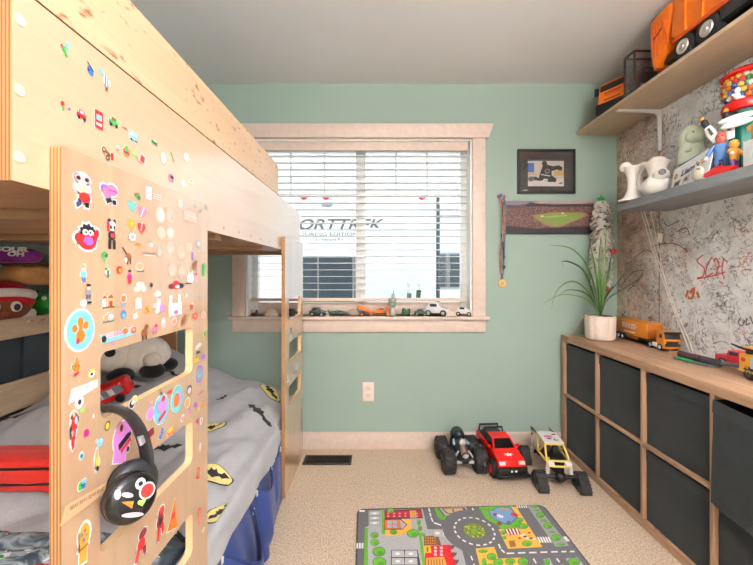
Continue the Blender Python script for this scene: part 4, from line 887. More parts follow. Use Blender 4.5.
def wheel(par, c, r, w, ax=(1, 0, 0), hub=RIM, knob=0, tire=TIRE, hr=.52):
    c, ax = V(c), V(ax).normalized(); b = MB()
    R = ax.to_track_quat('Z', 'Y').to_matrix()
    b.lathe([(r * .55, -w / 2), (r * .86, -w / 2), (r * .97, -w * .40), (r, -w * .2), (r, w * .2), (r * .97, w * .40), (r * .86, w / 2), (r * .55, w / 2)], c, tire, R, 28)
    if knob:
        for i in range(knob):
            for s_ in (-1, 0, 1):
                a = 2 * PI * (i + .5 * abs(s_)) / knob
                b.box(c + R @ V((r * math.cos(a), r * math.sin(a), s_ * w * .31)), (r * .09, r * .22, w * .24), tire, R @ rotm(0, 0, a), .002, 1)
    o = b.build('wheel', par)
    for s_ in (-1, 1):
        b = MB(); q = c + ax * (s_ * w * .505)
        b.lathe([(0, .12 * r), (r * .14, .12 * r), (r * .19, .02 * r), (r * .36, .01 * r), (r * .44, .08 * r), (r * hr, .08 * r), (r * (hr + .05), 0)], q, hub, (ax * s_).to_track_quat('Z', 'Y').to_matrix(), 20)
        b.build('hub', o)
    return o
# garbage truck
gt = thing('garbage_truck', 'large orange toy garbage truck at the near end of the top shelf', 'toy truck', (1.352, 1.785, TOPZ))
fy = FR((0, 0, 0), (0, -1, 0), (0, 0, 1), (-1, 0, 0))          # u runs towards the viewer, v up, w towards the room
W = .17
b = MB()
b.prism([(0, .285), (.004, .13), (.018, .06), (.045, .040), (.09, .09), (.14, .295), (.10, .302)], -W, 0, fy, OR, bev=.006); hop = b.build('hopper', gt)
b = MB()
for u0, u1, v0, v1 in ((.018, .085, .26, .10), (.035, .10, .255, .10), (.055, .112, .25, .14)):
    b.tube([fy(u0, v0, .001), fy(u0 + .012, v1, .001)], .0022, ORD, 6)
b.tube([fy(.028, .19, .001), fy(.075, .215, .001)], .003, BK, 6); b.tube([fy(.085, .25, .001), fy(.112, .12, .001)], .0045, ORD, 8)
b.build('ram', hop)
b = MB(); b.box(fy(.03, .058, -W / 2), (W * .9, .04, .03), ORD, None, .006); b.build('tail_bumper', gt)
b = MB(); b.prism([(.14, .30), (.128, .140), (.145, .118), (.64, .118), (.64, .30)], -W, 0, fy, OR, bev=.006); body = b.build('body', gt)
for u in (.205, .29, .375, .46, .545):
    b = MB(); b.box(fy(u, .195, .001), (.010, .012, .165), OR, None, .003); b.build('rib', body)
b = MB(); b.box(fy(.39, .105, .0), (.012, .5, .016), ORD, None, .003); b.build('skirt_rail', body)
b = MB(); b.bx(-.0 + .02, W - .02, -.80, -.06, .045, .085, BK, .004); b.bx(.0, W, -.60, -.36, .045, .10, M((40, 40, 42), .5), .006); b.build('chassis', gt)
for u in (.19, .305): wheel(gt, (.018, -u, .055), .055, .036); wheel(gt, (W - .018, -u, .055), .055, .036)
wheel(gt, (.018, -.70, .055), .055, .036); wheel(gt, (W - .018, -.70, .055), .055, .036)
b = MB(); b.prism([(.66, .06), (.66, .27), (.68, .285), (.80, .285), (.835, .20), (.84, .06)], -W, 0, fy, OR, bev=.008); cab = b.build('cab', gt)
b = MB(); b.prism([(.71, .18), (.71, .265), (.79, .265), (.812, .18)], 0, .003, fy, BK, bev=.001); b.build('window', cab)
for s_ in range(3):
    b = MB(); b.box(fy(.645, .08 + .07 * s_, -W / 2), (W * .8, .014, .02), BK, None, .003); b.build('hydraulic_line', gt)
# dump truck cab seen from the front
dt = thing('dump_truck', 'smaller orange toy truck with a black windscreen at the far end of the top shelf', 'toy truck', (1.386, 2.128, TOPZ), math.radians(-62))
w2 = .082
b = MB(); b.prism([(0, .055), (.004, .10), (.016, .165), (.022, .195), (.030, .205), (.16, .205), (.17, .19), (.17, .055)], -w2, w2, FR((0, 0, 0), (0, 1, 0), (0, 0, 1), (1, 0, 0)), OR, bev=.007); cab = b.build('cab', dt)
def fpanel(v0, v1, x0, x1, mat, nm, par, out=.0025):
    # slanted front face between heights v0..v1
    def yat(v): return .004 * (v - .055) / .045 if v < .1 else (.004 + .012 * (v - .1) / .065 if v < .165 else .016 + .006 * (v - .165) / .03)
    b = MB(); vs = [V((x, yat(v) - o_, v)) for o_ in (-.002, out) for x, v in ((x0, v0), (x1, v0), (x1, v1), (x0, v1))]
    b.add(vs, [[0, 1, 2, 3], [4, 7, 6, 5], [0, 4, 5, 1], [1, 5, 6, 2], [2, 6, 7, 3], [3, 7, 4, 0]], mat); return b.build(nm, par)
fpanel(.152, .190, -.074, .074, BK, 'windscreen', cab)
for v, x in ((.133, .050), (.125, .042), (.117, .040)): fpanel(v, v + .0045, -x, x, ORD if v != .133 else BK, 'grille_bar', cab)
fpanel(.089, .0945, -.045, .045, BK, 'badge_bar', cab)
b = MB(); b.box((0, .010, .040), (.176, .05, .066), BK, None, .008); b.build('bumper', dt)
for x in (-.099, .099):
    b = MB(); b.box((x, .02, .165), (.02, .02, .045), BK, None, .005); b.tube([(x * .9, .03, .175), (x, .02, .18)], .003, BK); b.build('mirror', cab)
b = MB(); b.bx(-.06, .06, .0, .19, .03, .055, BK); b.build('chassis', dt)
for y in (.045, .145):
    for x in (-.066, .066): wheel(dt, (x, y, .036), .036, .03)
b = MB(); b.prism([(.174, .075), (.174, .18), (.195, .18), (.192, .075)], -w2, w2, FR((0, 0, 0), (0, 1, 0), (0, 0, 1), (1, 0, 0)), OR, bev=.006); b.build('tipper', dt)
# display case with a black car
dc = thing('display_case', 'clear display case with a dark frame beside the garbage truck on the top shelf', 'display case', (1.352, 1.925, TOPZ))
b = MB(); b.bx(0, .20, -.032, .045, 0, .022, BK, .004); b.build('base', dc)
b = MB(); wdk = M((64, 42, 32), .4)
for x in (.002, .198):
    for y in (-.030, .043): b.bx(x - .004, x + .004, y - .004, y + .004, .02, .222, wdk)
for y in (-.030, .043): b.bx(-.002, .202, y - .004, y + .004, .216, .224, wdk)
for x in (.002, .198): b.bx(x - .004, x + .004, -.034, .047, .216, .224, wdk)
b.build('frame', dc)
CASE = thin('clear_acrylic', (160, 160, 166), .10, .05, (245, 245, 245), .10)
b = MB(); b.bx(.001, .003, -.026, .039, .022, .216, CASE); b.bx(.197, .199, -.026, .039, .022, .216, CASE); b.bx(.006, .194, -.031, -.029, .022, .216, CASE); b.bx(.006, .194, .042, .044, .022, .216, CASE); b.build('glazing', dc)
mc = thing('model_car', 'black model car inside the clear display case on the top shelf', 'model car', (1.352 + .10, 1.931, TOPZ + .0225), PI / 2)
b = MB(); b.prism([(-.075, .015), (-.078, .06), (-.04, .075), (-.015, .12), (.045, .12), (.07, .078), (.085, .066), (.085, .015)], -.03, .03, FR((0, 0, 0), (0, 1, 0), (0, 0, 1), (1, 0, 0)), M((24, 30, 34), .15), bev=.006); cb = b.build('body', mc)
b = MB(); b.box((0, .015, .10), (.062, .055, .022), M((150, 160, 166), .15), None, .004); b.build('window', cb)
b = MB(); b.box((-.0, -.05, .083), (.04, .03, .02), M((214, 214, 218), .2, .6), None, .006); b.build('engine', cb)
for x in (-.026, .026):
    for y in (-.05, .055): wheel(mc, (x, y, .021), .021, .014)

# ================================================================== lower grey shelf
ls = thing('wall_shelf', 'thick grey floating shelf on the graffiti wall with a gumball machine and figures', 'shelf', (1.475, 1.46, 1.517))
b = MB(); b.bx(SX - 1.475, RIGHT - 1.475, .90 - 1.46, 2.003 - 1.46, 0, .044, GREYSH, .0015); b.build('board', ls)
LZ = 1.5615
CER = M((238, 230, 222), .35)
# left white figurine: flared twisted legs with round tops
fg = thing('figurine', 'white ceramic figurine of flared legs with knob tops, farthest on the grey shelf', 'figurine', (1.42, 1.955, LZ), .15)
fg.scale = (1.12,) * 3; fg.location.y += .0
b = MB()
b.lathe([(.0, .0), (.052, 0), (.050, .006), (.034, .025), (.022, .055), (.019, .09), (.024, .125), (.037, .158), (.042, .165), (.036, .163), (.0, .150)], (-.035, 0, 0), CER); b.build('leg', fg)
b = MB(); b.ball((-.052, .02, .170), (.026, .026, .024), CER); b.build('knob', fg)
b = MB(); b.tube(smooth([V((.005, 0, .0)), V((.004, .0, .05)), V((-.002, 0, .105)), V((.004, 0, .150)), V((.026, .0, .172)), V((.05, 0, .160)), V((.06, 0, .13))], 4), [.030] * 2 + [.024] * 6 + [.019] * 5 + [.022] * 6 + [.026] * 6, CER, 16); b.build('leg', fg)
b = MB(); b.lathe([(0, 0), (.105, 0), (.105, .006), (.0, .012)], (0, 0, 0), CER, None, 32, 1, .42); b.build('base', fg)
f2_ = thing('figurine', 'white ceramic bulb-shaped figurine with one black eye on the grey shelf', 'figurine', (1.418, 1.825, LZ), .2); f2_.scale = (1.15,) * 3
b = MB(); b.lathe([(0, 0), (.026, .0), (.048, .014), (.058, .04), (.054, .066), (.036, .084), (.030, .096), (.036, .125), (.050, .150), (.046, .150), (.030, .128), (0, .120)], (0, 0, 0), CER); b.build('body', f2_)
b = MB(); b.ball((0, 0, .152), (.034, .034, .024), CER); b.build('knob', f2_)
b = MB(); b.ball((-.012, -.030, .085), (.034, .03, .028), CER); ey = b.build('snout', f2_)
b = MB(); b.disc(V((-.034, -.052, .092)), (-.60, -.78, .12), .0125, .006, M((24, 22, 24), .25)); b.build('eye', ey)

# leaning cards
def card(name, label, cat, P0, P1, h0, h1, lean, mat, group=None):
    """upright card from base point P0 to P1 with heights h0 and h1"""
    P0, P1 = V(P0), V(P1); o = (P0 + P1) / 2; u = (P1 - P0); l = u.length; u.normalize(); n = u.cross(V((0, 0, 1))); n.normalize()
    up = (V((0, 0, 1)) - n * lean).normalized()
    t = thing(name, label, cat, o, 0, group); f = FR((0, 0, 0), u, up, n)
    b = MB(); b.prism([(-l / 2, 0), (l / 2, 0), (l / 2, h1), (-l / 2, h0)], -.004, 0, f, mat, bev=.001); b.build('card', t)
    return t, f, l
t, f, l = card('photo_card', "white photo card headed Liam's with pictures, leaning on the grey shelf", 'card', (1.398, 1.72, LZ), (1.352, 1.475, LZ), .105, .135, .18, M((240, 238, 238), .4))
if f(0, 0, 1).x > 0 and f(0, 0, 1).y > 0: pass
sg = 1 if (f(0, 0, 1) - f(0, 0, 0)).x < 0 else -1
off = .0006 if sg > 0 else -.0046
b = MB(); fl_ = lambda u, v, w=0: f(u, v + .13 * (u + l / 2), sg * abs(w) + off)
b.text("Liam's", lambda u, v, w=0: fl_(u - .005, v + .058, w), .036, M((52, 62, 110), .5), .0004, .118, .2, .0012); b.build('lettering', t)
for (u, rt_, c1, c2) in ((-.085, .0, (150, 122, 112), (84, 70, 76)), (-.022, .15, (206, 190, 184), (120, 66, 80)), (.045, .25, (190, 178, 172), (70, 60, 66))):
    b = MB(); b.flat([(u - .022, .004), (u + .022, .004), (u + .030, .034), (u - .014, .034)], fl_, .0004, M(c1, .4)); b.flat(ell(u + .004, .018, .011, .010), fl_, .0008, M(c2, .4)); b.flat([(u - .01, .006), (u + .012, .006), (u + .015, .012), (u - .007, .012)], fl_, .0009, M((236, 226, 220), .4)); b.build('picture', t)
for u in (-.098, .078):
    b = MB(); b.flat(star(u, .062, .015, .016, 6, .7), fl_, .0008, M((234, 140, 48), .5)); b.flat(ell(u, .062, .006, .006), fl_, .0012, M((250, 214, 120), .5)); b.build('picture', t)
bk = thing('book', 'thin blue-covered book standing behind the white photo card on the grey shelf', 'book', (1.436, 1.62, LZ), 0)
bf = FR((0, 0, 0), V((-.18, -.98, 0)).normalized(), (0, 0, 1), V((-.98, .18, 0)).normalized())
b = MB(); b.prism([(-.125, 0), (.08, 0), (.08, .145), (-.125, .135)], -.014, 0, bf, M((92, 130, 160), .4), bev=.001); b.build('cover', bk)
b = MB(); b.prism([(-.12, .001), (.075, .001), (.075, .147), (-.12, .137)], -.012, -.002, bf, M((240, 238, 232), .7)); b.build('pages', bk)
b = MB(); b.prism([(-.12, .005), (-.08, .005), (-.08, .07), (-.12, .065)], 0, .001, bf, M((236, 238, 240), .5)); b.build('cover_panel', bk)
# green dinosaur figure on a stack of two boxes
sb = thing('gift_box', 'small flat white box behind the photo card carrying the pale green dinosaur figure', 'box', (1.54, 1.765, LZ))
b = MB(); b.bx(-.06, .06, -.07, .07, 0, .085, M((214, 214, 216), .6), .003); b.build('box', sb); b = MB(); b.bx(-.062, .062, -.072, .072, .085, .10, M((198, 200, 204), .6), .003); b.build('lid', sb)
gd = thing('dinosaur_figure', 'pale green pear-shaped dinosaur figure on the grey shelf', 'toy figure', (1.54, 1.765, LZ + .1005), 0); gd.scale = (1.1, 1.1, 1.2)
gm2 = M((214, 222, 196), .5)
b = MB(); b.lathe([(0, 0), (.045, 0), (.056, .015), (.058, .045), (.052, .085), (.044, .105), (.045, .12), (.048, .14), (.044, .165), (.03, .185), (.012, .193), (0, .195)], (0, 0, 0), gm2, None, 28, 1, .9); b.ball((-.012, -.03, .14), (.036, .03, .028), gm2); bd = b.build('body', gd, sharp=180)
b = MB()
for k in range(3): b.lathe([(.008, 0), (0, .014)], (.004 * k, .01 + .012 * k, .19 - .01 * k), gm2, n=8)
b.build('crest', gd)
for x in (-.034, .02):
    b = MB(); b.ball((x, -.048, .152), .0035, BK); b.build('eye', gd)
for x in (-.045, .03):
    b = MB(); b.ball((x, -.035, .085), (.012, .014, .008), gm2); b.build('arm', gd)
# toy figures
def toyfig(label, loc, rz, legs, torso, head, s=1.0, extra=None, armup=0):
    t = thing('toy_figure', label, 'toy figure', loc, rz); q = lambda *a: tuple(x * s for x in a)
    for x in (-.014, .014):
        b = MB(); b.tube([V(q(x, 0, .0)), V(q(x, -.002, .03)), V(q(x * .9, 0, .065))], [.010 * s, .0085 * s, .011 * s], legs, 10); b.box(q(x, -.006, .006), q(.018, .03, .012), M((236, 234, 232), .4), None, .003); b.build('leg', t)
    b = MB(); b.lathe([(.0, .06), (.018, .062), (.022, .085), (.026, .11), (.018, .122), (.008, .126)], (0, 0, 0), torso, None, 18, 1.1, .75)
    b.v = [v * s for v in b.v]; b.build('torso', t)
    for x in (-1, 1):
        b = MB(); b.tube([V(q(x * .026, 0, .115)), V(q(x * .042, -.006, .092 + armup * .03)), V(q(x * .05, -.02, .075 + armup * .08))], [.009 * s, .008 * s, .007 * s], torso, 10); b.ball(q(x * .05, -.022, .073 + armup * .08), .009 * s, M((236, 232, 226), .4)); b.build('arm', t)
    b = MB(); b.ball(q(0, 0, .145), q(.02, .02, .023), head); h = b.build('head', t)
    for x in (-.007, .007):
        b = MB(); b.ball(q(x, -.0185, .149), .003 * s, BK); b.build('eye', h)
    return t
tf = toyfig('blue and white toy astronaut figure with long white wings in front of the gumball machine', (1.388, 1.455, LZ), -.85, M((70, 110, 170), .4), M((86, 130, 190), .4), M((198, 92, 80), .4), 1.0); tf.scale = (.86, .86, 1.08)
WH = M((242, 240, 238), .3)
for (dx, rz, ry, nm) in ((-.02, .5, -.5, 1), (.03, -.1, -.15, 2)):
    b = MB(); c, R = V((dx, .016, .148)), rotm(0, ry + .0, 0)
    pts = [c + R @ V(p) for p in ((0, 0, -.01), (0, 0, .03), (0, 0, .065))]
    b.tube(pts, [.014, .020, .012], WH, 12, True, .45, (0, 1, 0)); w_ = b.build('wing', tf)
    b = MB(); b.tube([c + R @ V((0, 0, .06)), c + R @ V((0, 0, .085)), c + R @ V((0, 0, .096))], [.0125, .014, .006], M((44, 46, 50), .4), 12); b.ball(c + R @ V((0, 0, .10)), (.010, .009, .009), M((226, 140, 50), .4)); b.build('wing_tip', w_)
    b = MB(); b.tube([c + R @ V((0, -.010, .02)), c + R @ V((0, -.012, .05))], [.006, .004], M((90, 84, 82), .5), 8); b.build('slot', w_)
for z, l_ in ((.205, .066), (.184, .058)):
    b = MB(); b.ball((.056, -.012, z), (l_, .012, .0125), WH, (0, -.10, .1)); b.build('wing', tf)
toyfig('orange and purple toy figure standing before the gumball machine, right of the winged one', (1.388, 1.40, LZ), .2, M((122, 76, 150), .4), M((232, 160, 62), .4), M((236, 170, 80), .4), .78, None, .2)
toyfig('small red toy figure squeezed between the dinosaur figure and the winged one', (1.475, 1.59, LZ), .2, M((150, 44, 44), .4), M((164, 50, 46), .4), M((206, 150, 116), .4), .95)
hf = thing('toy_pebble', 'pale grey-beige oval toy in front of the blue winged figure on the grey shelf', 'toy', (1.358, 1.525, LZ))
b = MB(); b.ball((0, 0, .033), (.018, .026, .033), M((206, 200, 180), .35)); b.build('body', hf); b = MB(); b.ball((-.012, -.016, .05), (.006, .006, .006), M((150, 146, 130), .4)); b.build('knob', hf)
rc = thing('toy_boat', 'red toy boat lying at the front of the grey shelf below the gumball machine', 'toy', (1.3545, 1.425, LZ), .03)
b = MB(); b.prism([(-.06, .004), (-.045, .0), (.05, 0), (.068, .018), (.03, .026), (-.02, .030), (-.055, .02)], -.011, .011, FR((0, 0, 0), (0, -1, 0), (0, 0, 1), (-1, 0, 0)), M((222, 34, 30), .3), bev=.004); b.build('hull', rc)
b = MB(); b.box((0, .01, .032), (.014, .035, .01), M((190, 24, 24), .3), None, .003); b.build('cabin', rc)
# gumball machine
gx = thing('gumball_machine', 'gumball machine with a red lid and a clear teal body on the grey shelf', 'gumball machine', (1.495, 1.46, LZ)); gx.scale = (.98, .98, 1.14)
TEAL = thin('clear_teal_plastic', (40, 170, 160), .26, .06, (150, 236, 224), .12); REDP = M((222, 28, 26), .22)
b = MB(); b.lathe([(0, 0), (.075, 0), (.078, .008), (.07, .022), (.058, .03), (0, .03)], (0, 0, 0), REDP); b.build('base', gx)
b = MB(); b.lathe([(.056, .03), (.058, .06), (.054, .12), (.058, .18), (.062, .232), (.058, .232), (.054, .18), (.050, .12), (.054, .06), (.052, .03)], (0, 0, 0), TEAL, None, 12); b.build('body', gx, sharp=10)
b = MB(); b.tube([(0, 0, .03), (0, 0, .10), (.0, 0, .232)], [.02, .016, .03], M((120, 210, 198), .25), 16); b.tube([V((.03 * math.cos(a), .03 * math.sin(a), .05 + .02 * a)) for a in [i * .35 for i in range(26)]], .007, M((90, 206, 192), .25), 8); b.build('spiral_chute', gx)
b = MB(); b.lathe([(.05, .228), (.074, .232), (.078, .245), (.074, .262), (.062, .268), (.05, .268)], (0, 0, 0), REDP); b.build('collar', gx)
CLR = thin('clear_globe', (235, 240, 240), .0, .03, (252, 253, 253), .05)
b = MB(); b.lathe([(.062, .268), (.076, .285), (.082, .31), (.080, .335), (.070, .356), (.066, .358), (.0785, .335), (.0805, .31), (.0745, .286), (.06, .269)], (0, 0, 0), CLR); b.build('globe', gx)
b = MB(); b.lathe([(.072, .354), (.080, .358), (.078, .366), (.05, .382), (.02, .390), (.012, .396), (0, .398)], (0, 0, 0), REDP); b.build('lid', gx)
gr = random.Random(5); cols = [((236, 110, 10), 'orange'), ((232, 196, 70), 'yellow'), ((240, 232, 214), 'cream'), ((30, 150, 50), 'green'), ((216, 24, 30), 'red'), ((60, 84, 170), 'blue'), ((236, 110, 10), 'orange')]
balls = {}
n = 0
for ring_z, k, rr in ((.279, 18, .060), (.297, 20, .0665), (.315, 21, .0685), (.333, 20, .067), (.349, 17, .058), (.288, 11, .040), (.322, 11, .042)):
    for i in range(k):
        a = 2 * PI * (i + .5 * (n % 2)) / k + ring_z * 7
        if rr > .05 and math.cos(a - math.radians(222)) < -.45: continue
        c, nm = gr.choice(cols); p = V((1.495 + .98 * rr * math.cos(a), 1.46 + .98 * rr * math.sin(a), LZ + 1.14 * ring_z))
        if nm not in balls:
            b = MB(); b.ball((0, 0, 0), .0105, M(c, .2), None, 12, 8); o = b.build('gumball', None, origin=(0, 0, 0)); balls[nm] = o
        else: o = balls[nm].copy(); COL.objects.link(o)
        o.location = p; tag(o, '%s gumball among the mixed ones in the clear globe' % nm, 'gumball', '%s gumballs in the globe' % nm)
    n += 1
wf = thing('toy_figure', 'tiny white toy figure perched on the red collar of the gumball machine', 'toy figure', (1.436, 1.43, LZ + .302))
b = MB(); b.ball((-.008, 0, .012), (.012, .010, .014), WH); b.ball((-.008, -.002, .034), (.011, .010, .011), WH); b.ball((-.02, 0, .016), (.009, .006, .005), WH); b.ball((.006, -.004, .004), (.012, .008, .006), WH); b.build('body', wf, sharp=180)
# white box and wooden sign at the right edge
wb = thing('gift_box', 'white box with pale blue print at the near end of the grey shelf', 'box', (1.415, 1.285, LZ), .0)
b = MB(); b.bx(-.055, .06, -.07, .055, 0, .098, M((238, 238, 238), .5), .002); b.build('box', wb)
b = MB(); f = FR((-.0556, 0, 0), (0, -1, 0), (0, 0, 1), (-1, 0, 0)); b.flat(rrect(-.02, .02, .045, .055, .01), f, .0003, M((176, 206, 222), .5)); b.flat([(-.012, .06), (.04, .06), (.04, .07), (-.012, .07)], f, .0003, M((200, 216, 226), .5)); b.build('print', wb)
wp = thing('wooden_plank_toy', 'small orange-tan wooden plank toy leaning at the near side of the teal gumball machine', 'toy', (1.378, 1.318, LZ + .0985), .0)
b = MB(); b.box((0, -.015, .055), (.008, .075, .022), M((222, 160, 90), .5), (math.radians(-14), 0, 0), .002); b.build('plank', wp); b = MB(); b.bx(-.006, .006, -.012, .004, 0.0, .05, M((170, 120, 70), .5)); b.build('post', wp)
# ================================================================== things on the storage unit
TZ = UZ + .0008
GRN, GRN2, GRN3 = M((78, 120, 58), .45), M((50, 88, 46), .45), M((112, 146, 80), .45)
pt = thing('potted_plant', 'spiky green spider plant in a ribbed white pot on the storage unit', 'plant', (1.378, 2.225, TZ)); pt.scale = (.92,) * 3
b = MB(); b.lathe([(0, 0), (.070, 0), (.084, .006), (.090, .02), (.092, .15), (.090, .160), (.084, .160), (.082, .10), (0, .10)], (0, 0, 0), M((236, 218, 204), .45), None, 96, 1, 1, lambda k: -.04 * (k % 8 < 3)); b.build('pot', pt)
b = MB(); b.ball((0, 0, .1555), (.0805, .0805, .008), fabric('potting_soil', (52, 40, 32), 60, .3, .8)); b.build('soil', pt)
def leaf(pts, w, mat, par, org):
    pts = [(V(p) - org) / .92 for p in pts]; c = smooth(pts, 6); n = len(c); b = MB()
    b.tube(c, [max(.0006, w * (math.sin(PI * (i / (n - 1)) ** .8 * .92 + .12))) for i in range(n)], mat, 6, True, .18, (0, -1, 0) if True else None); return b.build('leaf', par, sharp=180)
org = V(pt.location); B0 = org + V((0, 0, .145))
def lf(w, mat, *pp): leaf([B0 + V((rnd.uniform(-.012, .012), rnd.uniform(-.012, .012), 0))] + [at(x, y, d) for x, y, d in pp], w, mat, pt, org)
lf(.006, GRN, (594, 285, 2.20), (585, 262, 2.17), (570, 248, 2.14), (549, 245, 2.10))
lf(.006, GRN2, (592, 290, 2.2), (583, 270, 2.16), (570, 262, 2.12), (562, 262, 2.10), (565, 269, 2.09))
lf(.006, GRN, (592, 298, 2.18), (580, 284, 2.14), (568, 282, 2.1), (556, 292, 2.07), (551, 311, 2.05))
lf(.005, GRN2, (592, 300, 2.2), (583, 292, 2.15), (568, 290, 2.12), (558, 296, 2.09))
lf(.005, GRN3, (590, 302, 2.24), (578, 296, 2.26), (560, 295, 2.28), (543, 304, 2.3))
lf(.0045, M((176, 160, 110), .6), (588, 316, 2.12), (580, 322, 2.06), (572, 334, 2.03), (567, 341, 2.02))
lf(.009, GRN, (600, 290, 2.2), (599, 262, 2.2), (601, 236, 2.21)); lf(.009, GRN3, (603, 290, 2.19), (604, 262, 2.17), (607, 225, 2.16)); lf(.008, GRN, (598, 288, 2.22), (594, 262, 2.22), (590, 244, 2.22))
lf(.008, GRN2, (605, 290, 2.22), (609, 268, 2.23), (613, 248, 2.23)); lf(.007, GRN3, (604, 292, 2.18), (610, 276, 2.14), (618, 262, 2.08)); lf(.006, GRN, (606, 296, 2.18), (614, 286, 2.1), (622, 292, 2.05), (618, 306, 2.03))
lf(.005, GRN2, (606, 298, 2.16), (618, 282, 2.08), (632, 266, 2.0), (645, 258, 1.94)); lf(.005, GRN2, (607, 300, 2.18), (622, 290, 2.1), (640, 278, 2.02), (643, 272, 2.0)); lf(.006, GRN, (602, 300, 2.14), (602, 285, 2.08), (600, 270, 2.05))
lf(.005, GRN3, (596, 302, 2.2), (591, 306, 2.18), (590, 310, 2.17)); lf(.006, GRN3, (601, 296, 2.26), (600, 270, 2.3), (597, 252, 2.32))
# white paper plume standing in the pot behind the leaves
pl = thing('paper_flower', 'tall fluffy white paper flower stalk with a red bloom behind the spider plant', 'decoration', (1.452, 2.335, TZ))
tw = NT('white_paper_fringe'); tl_ = tw.new('ShaderNodeBsdfTranslucent'); tl_.inputs[0].default_value = lin((252, 244, 238)); dw = tw.new('ShaderNodeBsdfDiffuse'); dw.inputs[0].default_value = lin((252, 246, 242))
mw = tw.new('ShaderNodeMixShader'); mw.inputs[0].default_value = .45; tw.l.new(dw.outputs[0], mw.inputs[1]); tw.l.new(tl_.outputs[0], mw.inputs[2]); tw.l.new(mw.outputs[0], tw.out.inputs['Surface']); WP = tw.mat
def plume(c0, c1, r0, r1, n, nm):
    b = MB(); rr = random.Random(nm)
    for i in range(n):
        t = i / (n - 1); c = V(c0).lerp(V(c1), t); r = r0 + (r1 - r0) * t
        for k in range(12):
            a = 2 * PI * k / 12 + i * .7 + rr.uniform(-.2, .2); d = V((math.cos(a), math.sin(a), 0)); s = V((-math.sin(a), math.cos(a), 0)); q = r * rr.uniform(.78, 1.15); w = r * .22
            p = [c + d * .004 - s * .003, c + d * .004 + s * .003, c + d * q * .6 + s * w + V((0, 0, .008)), c + d * q * .6 - s * w + V((0, 0, .008)), c + d * q + s * w * .6 + V((0, 0, -.012 + rr.uniform(-.022, .014))), c + d * q - s * w * .6 + V((0, 0, -.012 + rr.uniform(-.018, .012)))]
            b.add(p, [[0, 1, 2, 3], [3, 2, 4, 5]], WP)
    return b.build('plume', pl, sharp=20, normals=False)
gs = M((40, 150, 60), .5)
b = MB(); b.cyl((0, 0, 0), (0, 0, .885), .004, gs, n=8); b.tube([(0, 0, .20), (-.03, -.01, .34), (-.037, -.01, .60)], .004, gs); b.build('stem', pl)
plume((0, 0, .865), (.002, 0, .72), .042, .066, 10, 1); plume((.004, 0, .71), (.006, 0, .585), .060, .066, 9, 2); plume((-.038, -.01, .58), (-.030, -.01, .34), .044, .038, 14, 3); plume((.028, 0, .57), (.022, 0, .32), .048, .040, 14, 4)
for z, r in ((.705, .07), (.555, .078), (.50, .06)):
    b = MB()
    for k in range(7):
        a = 2 * PI * k / 7 + z * 9; d = V((math.cos(a), math.sin(a), 0)); s = V((-d.y, d.x, 0))
        b.add([V((0, 0, z)), V((0, 0, z)) + d * r * .5 + s * .014 + V((0, 0, .008)), V((0, 0, z)) + d * r, V((0, 0, z)) + d * r * .5 - s * .014 + V((0, 0, .008))], [[0, 1, 2, 3]], gs)
    b.build('leaf_ring', pl, normals=False)
b = MB(); b.prism(star(0, 0, .030, .03, 5, .5), -.004, .004, FR((0, 0, .885), (1, 0, 0), (0, 0, 1), (0, -1, 0)), gs, bev=.001); b.build('star', pl)
b = MB()
for k in range(6): a = k * PI / 3; b.ball((.050 + .011 * math.cos(a), -.045, .545 + .011 * math.sin(a)), (.010, .009, .010), M((200, 34, 44), .5), None, 10, 8)
b.build('bloom', pl, sharp=180)
b = MB(); b.ball((-.0, -.06, .31), (.012, .010, .016), M((196, 60, 44), .5), None, 10, 8); b.build('bloom', pl, sharp=180)

# orange articulated truck
lt = thing('semi_truck', 'orange toy semi truck with a box trailer parked along the graffiti wall', 'toy truck', (1.535, 1.925, TZ), math.radians(-6)); lt.scale = (1.18,) * 3
AO, AOD = M((222, 136, 30), .4), M((176, 92, 20), .45)
b = MB(); b.bx(-.036, .036, .065, .335, .034, .108, AO, .003); b.bx(-.032, .032, .062, .066, .038, .104, AOD, .002); trl = b.build('trailer', lt)
f = FR((-.0366, .20, .071), (0, -1, 0), (0, 0, 1), (-1, 0, 0)); WL = M((240, 236, 224), .5)
b = MB()
for i in range(6): b.flat([(-.062 + i * .012, -.006), (-.055 + i * .012, -.006), (-.058 + i * .012, .022), (-.065 + i * .012, .022)], f, .0003, WL)
for i in range(3): b.flat([(.012 + i * .013, -.006), (.022 + i * .013, -.006), (.022 + i * .013, .020), (.012 + i * .013, .020)], f, .0003, WL); b.flat([(.015 + i * .013, .002), (.019 + i * .013, .002), (.019 + i * .013, .012), (.015 + i * .013, .012)], f, .0006, AO)
b.flat([(-.05, -.026), (.045, -.026), (.045, -.020), (-.05, -.020)], f, .0003, WL); b.flat([(.052, .0), (.062, .007), (.052, .014)], f, .0003, WL); b.build('trailer_print', trl)
b = MB(); b.prism([(.09, .034), (.11, .016), (.19, .016), (.205, .034)], -.033, .033, FR((0, .335, 0), (0, -1, 0), (0, 0, 1), (-1, 0, 0)), AOD, bev=.002); b.bx(-.03, .03, -.055, .34, .022, .034, M((40, 38, 38), .5)); b.build('chassis', lt)
for y in (.30, .265, .04, -.025):
    for x in (-.029, .029): wheel(lt, (x, y, .0155), .0155, .014, hub=M((226, 226, 228), .3))
b = MB(); b.bx(-.037, -.028, -.005, .025, .012, .03, M((236, 236, 238), .35), .002); b.build('fuel_tank', lt)
b = MB(); b.prism([(0, .012), (.0, .07), (.006, .084), (.05, .088), (.052, .012)], -.034, .034, FR((0, -.05, 0), (0, 1, 0), (0, 0, 1), (1, 0, 0)), AO, bev=.003); cab = b.build('cab', lt)
